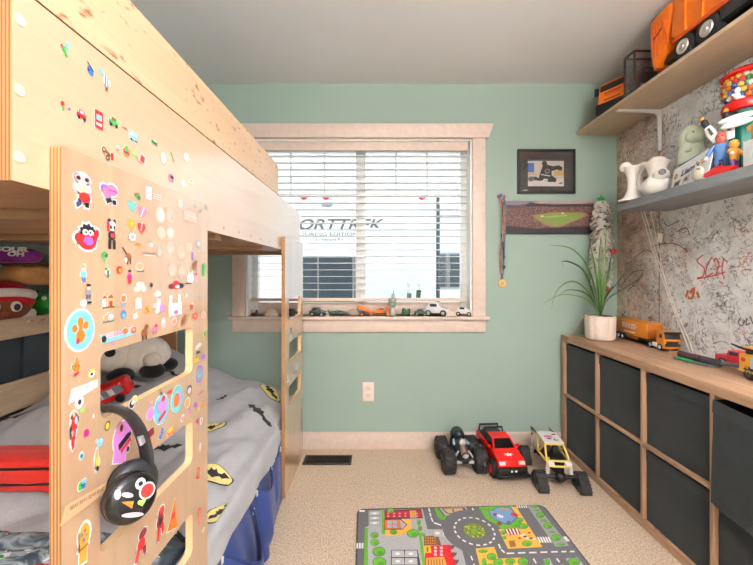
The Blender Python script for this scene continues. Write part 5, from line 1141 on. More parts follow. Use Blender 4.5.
b = MB(); b.box((0, -.049, .067), (.062, .006, .026), BK, (-.25, 0, 0), .001); b.build('windscreen', cab); b = MB(); b.box((0, -.051, .034), (.05, .004, .022), BK, None, .002); b.build('grille', cab)
b = MB(); b.box((-.0342, -.03, .066), (.002, .018, .018), BK, None, .001); b.build('window', cab); b = MB(); b.box((-.0, -.053, .083), (.066, .012, .008), BK, None, .002); b.build('sun_visor', cab)
# white cords
cd = thing('cord', 'pair of loose white cords slanting down the graffiti wall behind the grey shelf', 'cord', (1.60, 2.0, TZ))
def cordline(pp, r=.0022):
    b = MB(); b.tube([V(p) - V((1.60, 2.0, TZ)) for p in smooth([V(p) for p in pp], 5)], r, M((232, 224, 214), .7), 6); b.build('strand', cd)
def ow(px, py, X=1.604): return onX(px, py, X)
cordline([ow(627, 172), ow(642, 214), ow(652, 248), ow(668, 295), ow(688, 347, 1.60), ow(691, 353, 1.58)]); cordline([ow(630, 172), ow(645, 214), ow(656, 252), ow(671, 298), ow(692, 349, 1.60), ow(688, 356, 1.56)]); cordline([ow(640, 180), ow(651, 214), ow(659, 250), ow(664, 275), ow(675, 310), ow(679, 338, 1.604)], .0016)
b = MB(); p = ow(628, 170, 1.609) - V((1.60, 2.0, TZ)); b.cyl(p, p - V((.02, 0, 0)), .004, RIM); b.build('nail', cd)
cp = thing('clip', 'small white clip hooked on the white cords against the graffiti wall', 'clip', ow(661, 241))
b = MB(); b.box((-.004, 0, .018), (.010, .032, .05), M((232, 226, 218), .5), (.15, 0, 0), .003); b.build('clip_body', cp); b = MB(); b.tube([(-.004, .01, .04), (-.004, .014, .06), (-.002, .004, .085)], .0014, RIM); b.build('hook', cp)
# toy baton with a green blade
tb = thing('toy_sword', 'black and green toy sword handle lying on the storage unit near the bus', 'toy', (1.455, 1.60, TZ), math.radians(-79))
DG = M((56, 50, 54), .45)
b = MB(); b.tube([(-.115, 0, .024), (-.11, 0, .024), (-.02, 0, .022)], [.010, .015, .015], M((70, 44, 50), .4), 14); b.tube([(-.01, 0, .020), (.06, 0, .020), (.065, 0, .020)], [.016, .016, .012], DG, 14); b.tube([(.06, 0, .022), (.145, .0, .028)], [.009, .008], M((96, 98, 104), .3), 12); b.build('grip', tb)
b = MB(); b.prism([(-.135, -.012), (-.09, .0), (.02, .004), (.065, -.004), (.02, -.028), (-.07, -.032), (-.115, -.028)], .001, .008, FR((0, 0, 0), (1, 0, 0), (0, 1, 0)), M((88, 104, 104), .4), bev=.001); b.build('blade', tb)
b = MB(); b.prism([(-.10, -.030), (-.02, -.034), (-.05, -.012), (-.115, -.012)], .008, .013, FR((0, 0, 0), (1, 0, 0), (0, 1, 0)), M((40, 190, 90), .4), bev=.001); b.build('green_fin', tb)
# red pickup near the wall
rp = thing('toy_pickup', 'small faded red toy pickup against the graffiti wall behind the yellow toy bus', 'toy truck', (1.562, 1.545, TZ), math.radians(12))
PRD = M((206, 52, 62), .35)
b = MB(); b.prism([(-.07, .018), (-.072, .042), (-.03, .048), (-.012, .072), (.03, .072), (.036, .048), (.08, .046), (.08, .018)], -.032, .032, FR((0, 0, 0), (0, 1, 0), (0, 0, 1), (1, 0, 0)), PRD, bev=.004); pb = b.build('body', rp); b = MB(); b.box((0, .008, .060), (.066, .034, .016), M((60, 60, 70), .2), None, .002); b.build('window', pb)
for x in (-.03, .03):
    for y in (-.045, .05): wheel(rp, (x, y, .017), .017, .014)
# yellow bus with building-brick load
yb = thing('toy_bus', 'yellow brick-built toy bus with a pale window at the near end of the storage unit', 'toy vehicle', (1.455, 1.30, TZ), math.radians(-6))
YL = M((238, 186, 62), .3)
b = MB(); b.bx(-.052, .052, -.12, .105, .026, .095, YL, .004); b.bx(-.054, .054, -.122, .107, .026, .036, M((238, 200, 96), .3), .002); bb = b.build('body', yb)
b = MB(); b.box((-.0525, .0, .066), (.003, .11, .040), M((206, 218, 228), .15), None, .001); b.build('window', bb)
b = MB(); b.disc(V((-.0525, .083, .074)), (-1, 0, 0), .009, .003, M((220, 70, 30), .3)); b.disc(V((-.0525, .068, .048)), (-1, 0, 0), .007, .003, M((236, 140, 40), .3)); b.build('lamp', bb)
for y in (.062, -.07):
    for x in (-.042, .042): wheel(yb, (x, y, .027), .027, .022, hub=M((54, 54, 58), .4))
b = MB(); b.bx(-.05, .05, -.11, .09, .118, .124, M((246, 190, 90), .4), .001); b.bx(-.02, .02, -.05, .0, .124, .140, M((200, 70, 200), .3), .002); b.build('roof_plate', yb)
b = MB()
for y in (-.09, -.045, .0, .045, .08):
    for x in (-.03, .03): b.bx(x - .010, x + .010, y - .010, y + .010, .095, .118, M([(60, 60, 66), (190, 60, 50), (36, 36, 40)][int(abs(y * 100)) % 3], .4), .001)
b.tube([(-.03, .08, .108), (-.03, .13, .112), (-.034, .16, .120)], [.006, .005, .003], BK); b.build('brick_load', yb)

# ================================================================== on the back wall
def wallpic(name, label, cat, px0, py0, px1, py1, th):
    x0, x1 = (px0 - CX) * BACK / F, (px1 - CX) * BACK / F; z0, z1 = EYE + (CY - py1) * BACK / F, EYE + (CY - py0) * BACK / F
    t = thing(name, label, cat, ((x0 + x1) / 2, BACK - .001, (z0 + z1) / 2)); return t, (x1 - x0) / 2, (z1 - z0) / 2
t, hw, hh = wallpic('framed_picture', 'black framed picture of an ice hockey player above the stadium print', 'picture', 517, 150, 574, 194, .02)
b = MB(); fw = FR((0, 0, 0), (1, 0, 0), (0, 0, 1), (0, -1, 0)); R0 = [(-hw, -hh), (hw, -hh), (hw, hh), (-hw, hh)]; q = .014
b.prism(R0, 0, .02, fw, M((22, 22, 24), .35), None, [[(-hw + q, -hh + q), (-hw + q, hh - q), (hw - q, hh - q), (hw - q, -hh + q)]]); b.build('frame', t)
b = MB(); b.prism([(-hw + q, -hh + q), (hw - q, -hh + q), (hw - q, hh - q), (-hw + q, hh - q)], .002, .008, fw, M((62, 58, 58), .6)); b.build('mat_board', t)
b = MB(); ix0, ix1, iz0, iz1 = -.122, .118, -.098, .082
def pic(poly, w, c, r=.5): b.flat([(ix0 + (ix1 - ix0) * x, iz0 + (iz1 - iz0) * y) for x, y in poly], fw, .0085 + w * .0002, M(c, r))
pic([(0, 0), (1, 0), (1, 1), (0, 1)], 0, (206, 196, 190)); pic([(0, .0), (1, .0), (1, .3), (0, .16)], 1, (224, 216, 210)); pic([(0, .52), (.17, .52), (.17, .86), (0, .86)], 1, (70, 110, 190)); pic([(0, .94), (1, .94), (1, 1), (0, 1)], 1, (80, 76, 78)); pic([(.72, .38), (1, .40), (1, .62), (.74, .6)], 1, (208, 176, 120)); pic([(0, .42), (.25, .42), (.25, .5), (0, .5)], 1, (206, 184, 140))
pic([(.30, .30), (.36, .58), (.42, .78), (.56, .80), (.70, .74), (.86, .78), (.96, .70), (.94, .58), (.80, .62), (.66, .56), (.66, .40), (.80, .28), (.78, .16), (.58, .16), (.44, .22), (.34, .20), (.12, .24), (.08, .18), (.02, .22), (.06, .34), (.22, .36)], 2, (46, 46, 48)); pic(ell(.46, .84, .075, .10), 3, (70, 50, 46)); pic(ell(.90, .66, .05, .08), 3, (40, 40, 44)); pic(ell(.54, .56, .07, .09), 3, (150, 150, 150)); pic(ell(.54, .56, .045, .06), 4, (56, 56, 58)); pic([(.36, .42), (.62, .36), (.62, .40), (.37, .46)], 3, (210, 206, 200)); pic(ell(.10, .28, .10, .08, .3), 3, (96, 96, 110)); pic([(.42, .22), (.56, .20), (.56, .26), (.44, .28)], 4, (220, 216, 212)); pic([(.86, .08), (.96, .1), (.96, .15), (.86, .13)], 3, (90, 90, 96))
b.build('photograph', t, normals=False)
b = MB(); b.bx(-hw + q, hw - q, -.0115, -.0105, -hh + q, hh - q, thin('picture_glass', (200, 200, 204), .0, .04, (252, 252, 252), .04)); b.build('glass', t)
b = MB(); b.flat([(-.155, -.128), (-.125, -.128), (-.125, -.120), (-.155, -.120)], fw, .0083, M((170, 166, 160), .5)); b.build('caption', t)
t, hw, hh = wallpic('canvas_print', 'wide canvas print of a stadium with a green field', 'picture', 502, 201.5, 594, 234, .02)
def crowd():
    t = NT('crowd_print'); v = t.coord(); n = t.noise(v, 160, 3, .7); m = t.noise(v, 14, 3)
    c = t.ramp(n, [(.30, lin((30, 26, 34))), (.48, lin((96, 66, 62))), (.60, lin((150, 108, 92))), (.72, lin((206, 170, 150)))])
    c = t.mix(t.math('MULTIPLY', m, .5), c, lin((60, 46, 60))); t.set(c, .6); return t.mat
b = MB(); b.bx(-hw, hw, -.022, 0, -hh, hh, M((44, 38, 44), .6), .002); b.build('canvas', t)
b = MB(); Q = lambda poly, w, c: b.flat([(hw * x * .997, hh * y * .99) for x, y in poly], fw, .0222 + w * .0002, c)
Q([(-1, -1), (1, -1), (1, 1), (-1, 1)], 0, crowd()); Q([(-1, .62), (-.55, .82), (.2, .74), (1, .86), (1, 1), (-1, 1)], 1, M((128, 112, 130), .6)); Q([(-.5, .8), (.0, .86), (.55, .82), (1, .9), (1, 1), (-.2, 1)], 2, M((178, 146, 138), .6)); Q([(-.55, .72), (-.42, .92), (-.30, .86), (.1, .78), (.6, .82), (1, .74), (1, .66), (.2, .64), (-.5, .66)], 3, M((40, 38, 46), .6)); Q([(-1, .78), (-.66, .72), (-.50, .60), (-1, .56)], 3, M((70, 62, 76), .6))
K = lambda pp: [(x * 1.25 - .02, y * 1.2 - .02) for x, y in pp]
Q(K([(-.30, .12), (.10, .30), (.62, .26), (.70, .12), (.40, -.25), (.16, -.55), (-.05, -.42), (-.22, -.12)]), 4, M((146, 108, 84), .6)); Q(K([(-.24, .10), (.10, .24), (.56, .20), (.62, .10), (.36, -.22), (.15, -.44), (-.02, -.34), (-.18, -.08)]), 5, M((120, 142, 68), .6)); Q(K([(-.1, .05), (.3, .14), (.34, .08), (-.04, -.02)]), 6, M((144, 160, 84), .6)); Q(ell(-.16, .06, .04, .05), 7, M((210, 190, 170), .6)); Q(ell(.28, .24, .03, .03), 7, M((220, 214, 206), .6)); Q([(-1, -.5), (-.3, -.7), (.2, -.62), (1, -.55), (1, -1), (-1, -1)], 4, M((40, 34, 42), .6))
b.build('stadium_print', t, normals=False)
# medal
md = thing('medal', 'gold medal on a bundle of colourful ribbons hanging beside the stadium print', 'medal', ((502 - CX) * BACK / F, BACK - .004, EYE + (CY - 196) * BACK / F))
b = MB(); b.cyl((-.012, .003, -.02), (-.012, -.02, -.02), .003, RIM, n=8); b.build('hook', md)
def rib(pts, c): 
    b = MB(); b.tube(smooth([V(p) for p in pts], 4), .0055, fabric('ribbon_%d_%d_%d' % c, c, 70, .3), 8, True, .3, (0, -1, 0)); b.build('ribbon', md)
rib([(-.02, -.012, -.02), (-.002, -.024, -.06), (.0, -.028, -.25), (-.016, -.012, -.36), (-.008, -.012, -.53)], (150, 104, 88)); rib([(-.004, -.012, -.02), (.012, -.026, -.06), (.008, -.028, -.25), (.008, -.012, -.38), (.002, -.012, -.53)], (90, 120, 120)); rib([(-.012, -.014, -.02), (-.020, -.024, -.04), (-.006, -.028, -.25), (-.022, -.014, -.38), (-.008, -.014, -.45)], (206, 160, 150)); rib([(-.01, -.018, -.26), (.0, -.02, -.34), (.008, -.018, -.42)], (60, 60, 110))
for p, c in (((-.026, -.010, -.005), (180, 80, 130)), ((-.014, -.012, .002), (90, 110, 170)), ((.01, -.026, -.012), (200, 120, 130)), ((.004, -.026, -.05), (96, 84, 140))):
    b = MB(); b.ball(p, (.010, .006, .012), M(c, .4)); b.build('bead', md)
b = MB(); b.box((.004, -.012, -.475), (.028, .006, .022), M((60, 60, 56), .4), (0, .4, 0), .002); b.build('tag', md)
b = MB(); b.cyl((-.003, -.012, -.52), (-.003, -.012, -.555), .006, M((90, 90, 86), .4)); b.build('clasp', md)
b = MB(); b.disc(V((-.003, -.006, -.585)), (0, -1, 0), .026, .006, M((216, 176, 112), .3, .6), 28); b.ball((-.003, -.0125, -.585), (.012, .002, .012), M((196, 150, 90), .3, .6)); b.build('disc', md)
# outlet
t, hw, hh = wallpic('wall_outlet', 'white electrical outlet on the green wall under the window', 'outlet', 362.3, 382, 374, 401, .006)
b = MB(); b.box((0, -.003, 0), (hw * 2, .006, hh * 2), M((236, 218, 206), .4), None, .003); b.build('plate', t)
for s_ in (1, -1):
    b = MB(); b.prism(rrect(-.017, s_ * .024 - .014, .017, s_ * .024 + .014, .010), .006, .0085, fw, M((226, 206, 194), .4)); o = b.build('socket', t)
    b = MB()
    for x in (-.007, .007): b.box((x, -.0087, s_ * .024 + .003), (.002, .001, .008), M((70, 60, 56), .6))
    b.disc(V((0, -.0083, s_ * .024 - .007)), (0, -1, 0), .0022, .0008, M((70, 60, 56), .6)); b.build('slot', o)
b = MB(); b.disc(V((0, -.006, 0)), (0, -1, 0), .0028, .001, M((206, 196, 186), .3, .5)); b.build('screw', t)
# floor vent
fv = thing('floor_vent', 'dark bronze floor vent in the carpet below the window', 'vent', (-.305, 2.265, .001))
VB = M((58, 50, 46), .4, .5)
b = MB(); b.prism([(-.150, -.055), (.150, -.055), (.150, .055), (-.150, .055)], 0, .006, FR((0, 0, 0), (1, 0, 0), (0, 1, 0)), VB, None, [[(-.136, -.042), (-.136, .042), (.136, .042), (.136, -.042)]]); b.build('frame', fv)
b = MB(); b.bx(-.137, .137, -.043, .043, .0, .0015, M((14, 12, 12), .9)); b.build('duct', fv)
b = MB()
for i in range(19):
    for j in range(4):
        x, y = -.126 + i * .014, -.032 + j * .0213; b.tube([(x - .004, y - .008, .004), (x, y, .0048), (x + .005, y + .008, .004)], .0016, VB, 6)
for j in range(5): b.bx(-.136, .136, -.043 + j * .0213 - .001, -.043 + j * .0213 + .001, .002, .005, VB)
b.build('grille', fv)

# ================================================================== radio-controlled cars on the carpet
KN = M((40, 38, 38), .7)
mc1 = thing('toy_car', 'black toy monster car with huge knobbly tyres, leftmost on the carpet', 'toy car', (.512, 2.222, .001), math.radians(3))
for (x, y, r) in ((-.094, -.092, .069), (.094, -.092, .069), (-.094, .082, .066), (.094, .082, .066)): wheel(mc1, (x, y, r), r, .07, hub=M((40, 40, 42), .4), knob=14, tire=KN, hr=.4)
b = MB(); b.lathe([(0, -.11), (.022, -.10), (.036, -.05), (.042, .0), (.044, .06), (.034, .10), (0, .115)], (0, 0, .115), M((24, 40, 42), .3), rotm(-PI / 2 + .10, 0, 0), 24, 1.05, 1.0); b.ball((0, .055, .155), (.044, .06, .050), M((22, 36, 38), .25)); bd = b.build('body', mc1, sharp=60)
b = MB(); b.ball((0, .03, .175), (.034, .04, .028), M((36, 44, 50), .1)); b.build('canopy', bd)
for x, s_ in ((-.036, -1), (.036, 1)):
    b = MB(); b.box((x, .0, .140), (.012, .07, .018), M((150, 176, 180), .3), (0, s_ * .5, s_ * .3), .004); b.build('stripe', bd)
b = MB(); b.tube([(.0, -.02, .155), (0, -.115, .112)], [.018, .022], M((120, 90, 84), .35), 16); b.build('engine', mc1)
for p, r in (((0.004, -.10, .108), .023), ((-.0, -.06, .158), .019)):
    b = MB(); b.ball(p, (r, r * .9, r), M((216, 210, 206), .3)); b.disc(V(p) + V((0, -r * .75, 0)), (0, -1, 0), r * .6, .006, M((170, 164, 160), .3)); b.build('headlamp', mc1)
b = MB(); b.box((0, 0, .075), (.07, .24, .03), BK, None, .008)
for y in (-.092, .082): b.cyl((-.09, y, .07), (.09, y, .07), .010, M((70, 70, 74), .4, .5), n=12); b.tube([(-.06, y + .01, .075), (-.03, y + .01, .12)], .006, M((190, 184, 176), .4)); b.tube([(.06, y + .01, .075), (.03, y + .01, .12)], .006, M((190, 184, 176), .4))
b.build('chassis', mc1)
for x in (-.035, .035):
    b = MB(); b.box((x, -.118, .072), (.03, .02, .012), M((180, 176, 172), .4), None, .003); b.build('bumper_light', mc1)

rd = thing('toy_truck', 'red toy pickup truck with a white hood emblem between the other toy cars', 'toy truck', (.750, 2.205, .001), math.radians(4))
RED = M((224, 30, 26), .22); BKG = M((18, 18, 20), .12)
for (x, y) in ((-.078, -.112), (.078, -.112), (-.078, .118), (.078, .118)): wheel(rd, (x, y, .048), .048, .046, hub=M((206, 34, 36), .35), knob=16, tire=KN)
fx = FR((0, 0, 0), (0, 1, 0), (0, 0, 1), (1, 0, 0))
b = MB(); b.prism([(-.178, .062), (-.182, .095), (-.172, .118), (-.082, .138), (.05, .140), (.19, .138), (.196, .085), (.185, .068), (.165, .068), (.155, .095), (.12, .108), (.085, .095), (.075, .068), (-.065, .062), (-.075, .092), (-.11, .104), (-.145, .09), (-.155, .062)], -.078, .078, fx, RED, bev=.006); bd = b.build('body', rd)
b = MB(); vs = []
for (y, z, w) in ((-.085, .136, .070), (-.028, .186, .056), (.046, .188, .056), (.072, .138, .068)): vs += [V((-w, y, z)), V((w, y, z))]
b.add(vs, [[0, 1, 3, 2], [2, 3, 5, 4], [4, 5, 7, 6], [6, 7, 1, 0], [0, 2, 4, 6], [1, 7, 5, 3]], RED); cab = b.build('cab', rd, sharp=15)
def quad(p, mat, nm, par, off):
    n = (V(p[1]) - V(p[0])).cross(V(p[2]) - V(p[0])).normalized(); q = [V(x) for x in p]; b = MB(); b.add([x - n * .001 for x in q] + [x + n * off for x in q], [[3, 2, 1, 0], [4, 5, 6, 7], [0, 1, 5, 4], [1, 2, 6, 5], [2, 3, 7, 6], [3, 0, 4, 7]], mat); return b.build(nm, par)
quad([(-.060, -.078, .143), (.060, -.078, .143), (.048, -.034, .181), (-.048, -.034, .181)], BKG, 'windscreen', cab, .0015)
quad([(-.0685, .066, .143), (-.0705, -.070, .143), (-.0575, -.026, .180), (-.0572, .042, .182)], BKG, 'window', cab, .0015); quad([(.0705, -.070, .143), (.0685, .066, .143), (.0572, .042, .182), (.0575, -.026, .180)], BKG, 'window', cab, .0015)
b = MB(); b.flat(star(0, 0, .030, .016, 7, .45, PI / 2), FR((0, -.128, .1296), (1, 0, 0), (0, .976, .217)), .0012, M((240, 236, 232), .4)); b.build('emblem', bd)
for x in (-.056, .056):
    b = MB(); b.box((x, -.176, .105), (.036, .012, .020), M((236, 220, 214), .15), (-.25, 0, 0), .004); b.build('headlight', bd)
    b = MB(); b.box((x * 1.55, -.055, .148), (.022, .014, .018), RED, None, .005); b.build('mirror', cab)
b = MB(); b.box((0, -.186, .068), (.165, .03, .038), BK, None, .008); b.box((0, -.190, .046), (.19, .04, .014), BK, None, .004); bp = b.build('bumper', rd)
for x in (-.012, .012):
    b = MB(); b.disc(V((x, -.2005, .072)), (0, -1, 0), .006, .002, M((240, 238, 232), .2)); b.build('lamp', bp)
b = MB(); b.box((0, 0, .055), (.11, .34, .03), BK, None, .006); b.build('chassis', rd)
b = MB(); b.bx(-.066, .066, .085, .185, .136, .142, BK, .001); b.tube([(-.062, .088, .14), (-.055, .092, .196), (.055, .092, .196), (.062, .088, .14)], .006, BK); b.tube([(-.062, .18, .14), (-.06, .172, .182), (.06, .172, .182), (.062, .18, .14)], .006, BK); b.build('bed_rack', rd)
b = MB(); b.box((0, .128, .155), (.10, .06, .03), M((60, 58, 60), .6), None, .008); b.build('cargo', rd)

cr = thing('toy_truck', 'white and yellow toy crawler on rubber tracks beside the storage unit', 'toy truck', (1.016, 2.10, .001), math.radians(-5))
YT, WTE = M((232, 204, 110), .4), M((236, 232, 230), .35)
for (x, y) in ((-.108, -.13), (.108, -.13), (-.105, .155), (.105, .155)):
    b = MB(); out = [(-.072, .012), (-.055, .0), (.055, .0), (.072, .012), (.068, .035), (.018, .088), (-.012, .09), (-.066, .038)]
    f = FR((x, y, .0), (0, 1, 0), (0, 0, 1), (1, 0, 0)); b.prism(out, -.027, .027, f, KN, bev=.008); tk = b.build('track', cr)
    b = MB()
    for i in range(len(out)):
        a, c = V((*out[i], 0)), V((*out[(i + 1) % len(out)], 0)); n = max(1, int((c - a).length / .014))
        ang = math.atan2(c.y - a.y, c.x - a.x)
        for k in range(n):
            p = a.lerp(c, (k + .5) / n); b.box(f(p.x, p.y, 0), (.056, .005, .005), KN, (ang, 0, 0), .001, 1)
    b.build('tread', tk)
    for w_ in (-.028, .028):
        b = MB()
        for (u, v, r) in ((-.042, .022, .017), (0.0, .02, .015), (.042, .022, .017), (.003, .062, .02)): b.disc(f(u, v, w_ * .96), (1 if w_ > 0 else -1, 0, 0), r, .003, M((58, 58, 60), .4))
        b.build('road_wheel', tk)
b = MB()
for y in (-.13, .155): b.cyl((-.085, y, .062), (.085, y, .062), .011, BK, n=12); b.ball((0, y, .062), (.032, .028, .028), BK)
b.box((0, .01, .088), (.06, .24, .03), BK, None, .006); b.build('axle', cr)
for x in (-.055, .055):
    for y in (-.118, .14):
        b = MB(); b.tube([(x * 1.15, y, .064), (x * .98, y * .80, .150)], .0085, M((222, 186, 120), .35), 12); b.tube([(x * 1.15, y, .064), (x * 1.06, y * .9, .11)], .011, M((196, 188, 176), .4), 12); b.build('shock', cr)
# cage
def P3(x, y, z): return V((x, y, z))
fbz, pts = .128, {}
nodes = dict(hl=P3(-.062, -.10, .132), hr=P3(.062, -.10, .132), tl=P3(-.05, -.042, .198), tr=P3(.05, -.042, .198), bl=P3(-.05, .075, .205), br=P3(.05, .075, .205), sl=P3(-.066, .02, .128), sr=P3(.066, .02, .128), rl=P3(-.055, .165, .178), rr=P3(.055, .165, .178), ql=P3(-.05, .155, .115), qr=P3(.05, .155, .115), fl=P3(-.05, -.125, .115), frr=P3(.05, -.125, .115))
b = MB()
for a, c in (('hl', 'hr'), ('hl', 'tl'), ('hr', 'tr'), ('tl', 'tr'), ('tl', 'bl'), ('tr', 'br'), ('bl', 'br'), ('hl', 'sl'), ('hr', 'sr'), ('sl', 'bl'), ('sr', 'br'), ('sl', 'tl'), ('sr', 'tr'), ('bl', 'rl'), ('br', 'rr'), ('sl', 'ql'), ('sr', 'qr'), ('hl', 'fl'), ('hr', 'frr'), ('fl', 'frr')): b.tube([nodes[a], nodes[c]], .0058, YT, 8)
b.build('roll_cage', cr)
b = MB(); b.tube([nodes['rl'], nodes['rr']], .005, BK, 8); b.tube([nodes['rl'], nodes['ql']], .005, BK, 8); b.tube([nodes['rr'], nodes['qr']], .005, BK, 8); b.tube([nodes['bl'], nodes['rl'] + V((0, .01, .025)), nodes['rl']], .004, BK, 8); b.tube([nodes['br'], nodes['rr'] + V((0, .01, .025)), nodes['rr']], .004, BK, 8); b.build('rear_rack', cr)
rf = quad([(-.054, -.046, .206), (.054, -.046, .206), (.054, .08, .212), (-.054, .08, .212)], WTE, 'roof', cr, .004)
quad([(-.052, .085, .209), (.052, .085, .209), (.05, .16, .186), (-.05, .16, .186)], WTE, 'rear_deck', cr, .003)
b = MB(); f = FR((0, .02, .2135), (1, 0, 0), (0, .999, .047)); b.flat(ell(-.01, .0, .026, .017, .2), f, .0012, M((236, 120, 170), .4)); b.flat([(-.03, -.03), (-.005, -.034), (.0, -.02), (-.02, -.018)], f, .0012, BK); b.flat(ell(.02, -.036, .013, .010), f, .0012, BK); b.flat(ell(.022, -.036, .007, .005), f, .0016, WTE); b.flat([(.02, .02), (.045, .026), (.042, .04), (.018, .03)], f, .0012, BK); b.build('roof_graphic', rf, normals=False)
for s_ in (-1, 1):
    quad([(s_ * .060, .02, .13), (s_ * .060, .15, .12), (s_ * .054, .16, .165), (s_ * .056, .075, .17)][::s_ or 1], WTE, 'side_panel', cr, .003)
    b = MB(); b.box((s_ * .045, -.118, .122), (.034, .022, .026), WTE, (.3, 0, 0), .005); b.build('fender', cr)
b = MB(); b.box((0, -.02, .132), (.085, .11, .018), BK, None, .004); b.box((-.02, .0, .155), (.028, .03, .04), M((44, 40, 38), .6), None, .006); b.box((.02, .0, .155), (.028, .03, .04), M((44, 40, 38), .6), None, .006); b.build('interior', cr)
# ================================================================== play rug
zr = .006
def rg(px, py): p = floor_at(px, py, zr); return (p.x, p.y)
A_ = lambda *pp: [rg(350 + x / 5.79, 500 + y / 5.79) for x, y in pp]
B_ = lambda *pp: [rg(460 + x / 5.38, 495 + y / 5.38) for x, y in pp]
rug = thing('play_rug', 'grey play rug printed with roads, houses, a pond and trees on the carpet', 'rug', (.39, 1.18, .0005))
TL, TR = V((*rg(357, 508.8), 0)), V((*rg(543.5, 504.6), 0)); ux = (TR - TL).normalized(); uy = V((-ux.y, ux.x, 0)); wd_ = (TR - TL).length; ln = 1.26
LO = V(rug.location)
b = MB(); f = FR(TL - LO, ux, uy, (0, 0, 1)); b.prism(rrect(0, -ln, wd_, 0, .035, 6), 0, zr - .0006, f, fabric('rug_edge', (70, 66, 68), 80)); b.build('rug_base', rug)
rugart = MB(); ID = lambda u, v, w=0: V((u, v, zr + w)) - LO
RC = {}
def rcol(c):
    if c not in RC: RC[c] = fabric('rug_%d_%d_%d' % c, c, 140, .10, .25, .95)
    return RC[c]
lay = [0]
def ra(poly, c, step=1): lay[0] += step; rugart.flat(poly, ID, .00002 * lay[0], rcol(c))
G, LG, WHT, GR1, GR2, OK, RD_, BL_, DKL = (104, 102, 106), (172, 170, 172), (232, 230, 228), (104, 172, 48), (84, 150, 46), (238, 178, 72), (206, 40, 44), (120, 160, 206), (52, 50, 54)
f0 = FR(TL, ux, uy, (0, 0, 1)); lay[0] = 1
rugart.flat([(f0(x, y).x, f0(x, y).y) for x, y in rrect(.008, -ln + .008, wd_ - .008, -.008, .03, 6)], ID, 0, rcol(G))
def tree(fn, x, y, rx, ry):
    ra(fn(*ell(x, y, rx, ry, 0, 16)), (40, 84, 34)); ra(fn(*ell(x, y, rx * .92, ry * .90, 0, 16)), GR1); ra(fn(*ell(x + rx * .25, y + ry * .3, rx * .5, ry * .45, 0, 12)), GR2)
ra(A_((108, 62), (420, 50), (448, 168), (575, 175), (640, 255), (672, 376), (690, 560), (96, 560), (86, 376), (86, 158), (108, 150)), LG)
for y0, y1 in ((65, 90), (94, 117), (121, 147)): ra(A_((113, y0), (173, y0 - 2), (175, y1 - 2), (113, y1)), DKL); ra(A_((115, y0 + 2), (171, y0), (173, y1 - 4), (115, y1 - 2)), (190, 188, 190)); ra(A_(*ell(143, (y0 + y1) / 2, 12, 5)), WHT)
ra(A_((180, 58), (195, 57), (205, 196), (185, 197)), GR1); ra(A_((86, 160), (105, 160), (104, 560), (76, 560)), GR1)
ra(A_((205, 212), (358, 192), (352, 112), (290, 112), (208, 172)), OK); ra(A_((198, 60), (412, 52), (422, 106), (200, 112)), (96, 30, 36)); ra(A_((202, 66), (408, 58), (416, 100), (204, 106)), (176, 32, 50)); ra(A_((345, 62), (382, 60), (386, 103), (348, 105)), (206, 150, 60))
for i in range(6):
    for j in range(2): ra(A_(*ell(222 + i * 33, 78 + j * 16, 7, 4)), (222, 150, 160), .2)
ra(A_((196, 112), (292, 108), (332, 142), (305, 172), (198, 172)), (90, 50, 30)); ra(A_((200, 116), (288, 113), (292, 166), (202, 168)), (226, 112, 44)); ra(A_((288, 113), (326, 142), (304, 168), (294, 166)), (180, 176, 180))
for i in range(2):
    for j in range(2): ra(A_((216 + 32 * i, 120 + 24 * j), (240 + 32 * i, 119 + 24 * j), (241 + 32 * i, 138 + 24 * j), (217 + 32 * i, 139 + 24 * j)), (130, 180, 214), .3)
for a in ((235, 62, 20, 13), (252, 186, 22, 15), (365, 194, 36, 25), (398, 130, 12, 16), (405, 165, 13, 16), (418, 202, 20, 10), (142, 205, 24, 18), (144, 246, 26, 20), (168, 300, 38, 28), (170, 362, 40, 30), (168, 430, 42, 34)): tree(A_, *a)
for x in (38, 53, 68): ra(A_((x, 250), (x + 10, 250), (x + 9, 282), (x - 2, 282)), WHT, .2)
ra(A_((55, 60), (86, 60), (86, 70), (54, 70)), WHT)
ra(A_((238, 290), (392, 290), (425, 470), (236, 470)), DKL)
for i in range(2):
    for j in range(4): x, y = 242 + i * 76, 294 + j * 44; ra(A_((x, y), (x + 70, y), (x + 74, y + 38), (x, y + 38)), (184, 182, 184), .2); ra(A_(*ell(x + 34, y + 18, 14, 7)), WHT, .2)
ra(A_((398, 206), (414, 206), (452, 470), (430, 470)), GR1); ra(A_((428, 212), (500, 206), (516, 262), (428, 266)), (130, 84, 44)); ra(A_((500, 206), (512, 214), (528, 262), (516, 262)), (90, 90, 94))
for i in range(5):
    for j in range(3): ra(A_(*ell(440 + i * 13, 222 + j * 15, 4, 5, 0, 6)), (206, 140, 70), .1)
ra(A_((436, 268), (575, 260), (640, 470), (430, 470)), (216, 28, 34)); ra(A_((428, 268), (466, 265), (472, 308), (430, 309)), (228, 180, 60)); ra(A_((444, 274), (452, 274), (454, 302), (446, 302)), (120, 70, 40))
for k in range(3): ra(A_((578 + k * 12, 262 + k * 42), (612 + k * 10, 266 + k * 42), (592 + k * 13, 290 + k * 42)), (86, 84, 88), .3); ra(A_((560 + k * 12, 285 + k * 42), (578 + k * 12, 262 + k * 42), (592 + k * 13, 290 + k * 42)), (190, 20, 30), .3)
for i in range(2):
    for j in range(3): ra(A_((486 + 34 * i, 272 + 20 * j), (502 + 34 * i, 271 + 20 * j), (504 + 34 * i, 285 + 20 * j), (488 + 34 * i, 286 + 20 * j)), (210, 196, 214), .2)
ra(A_((440, 338), (545, 330), (590, 470), (440, 470)), (214, 160, 70))
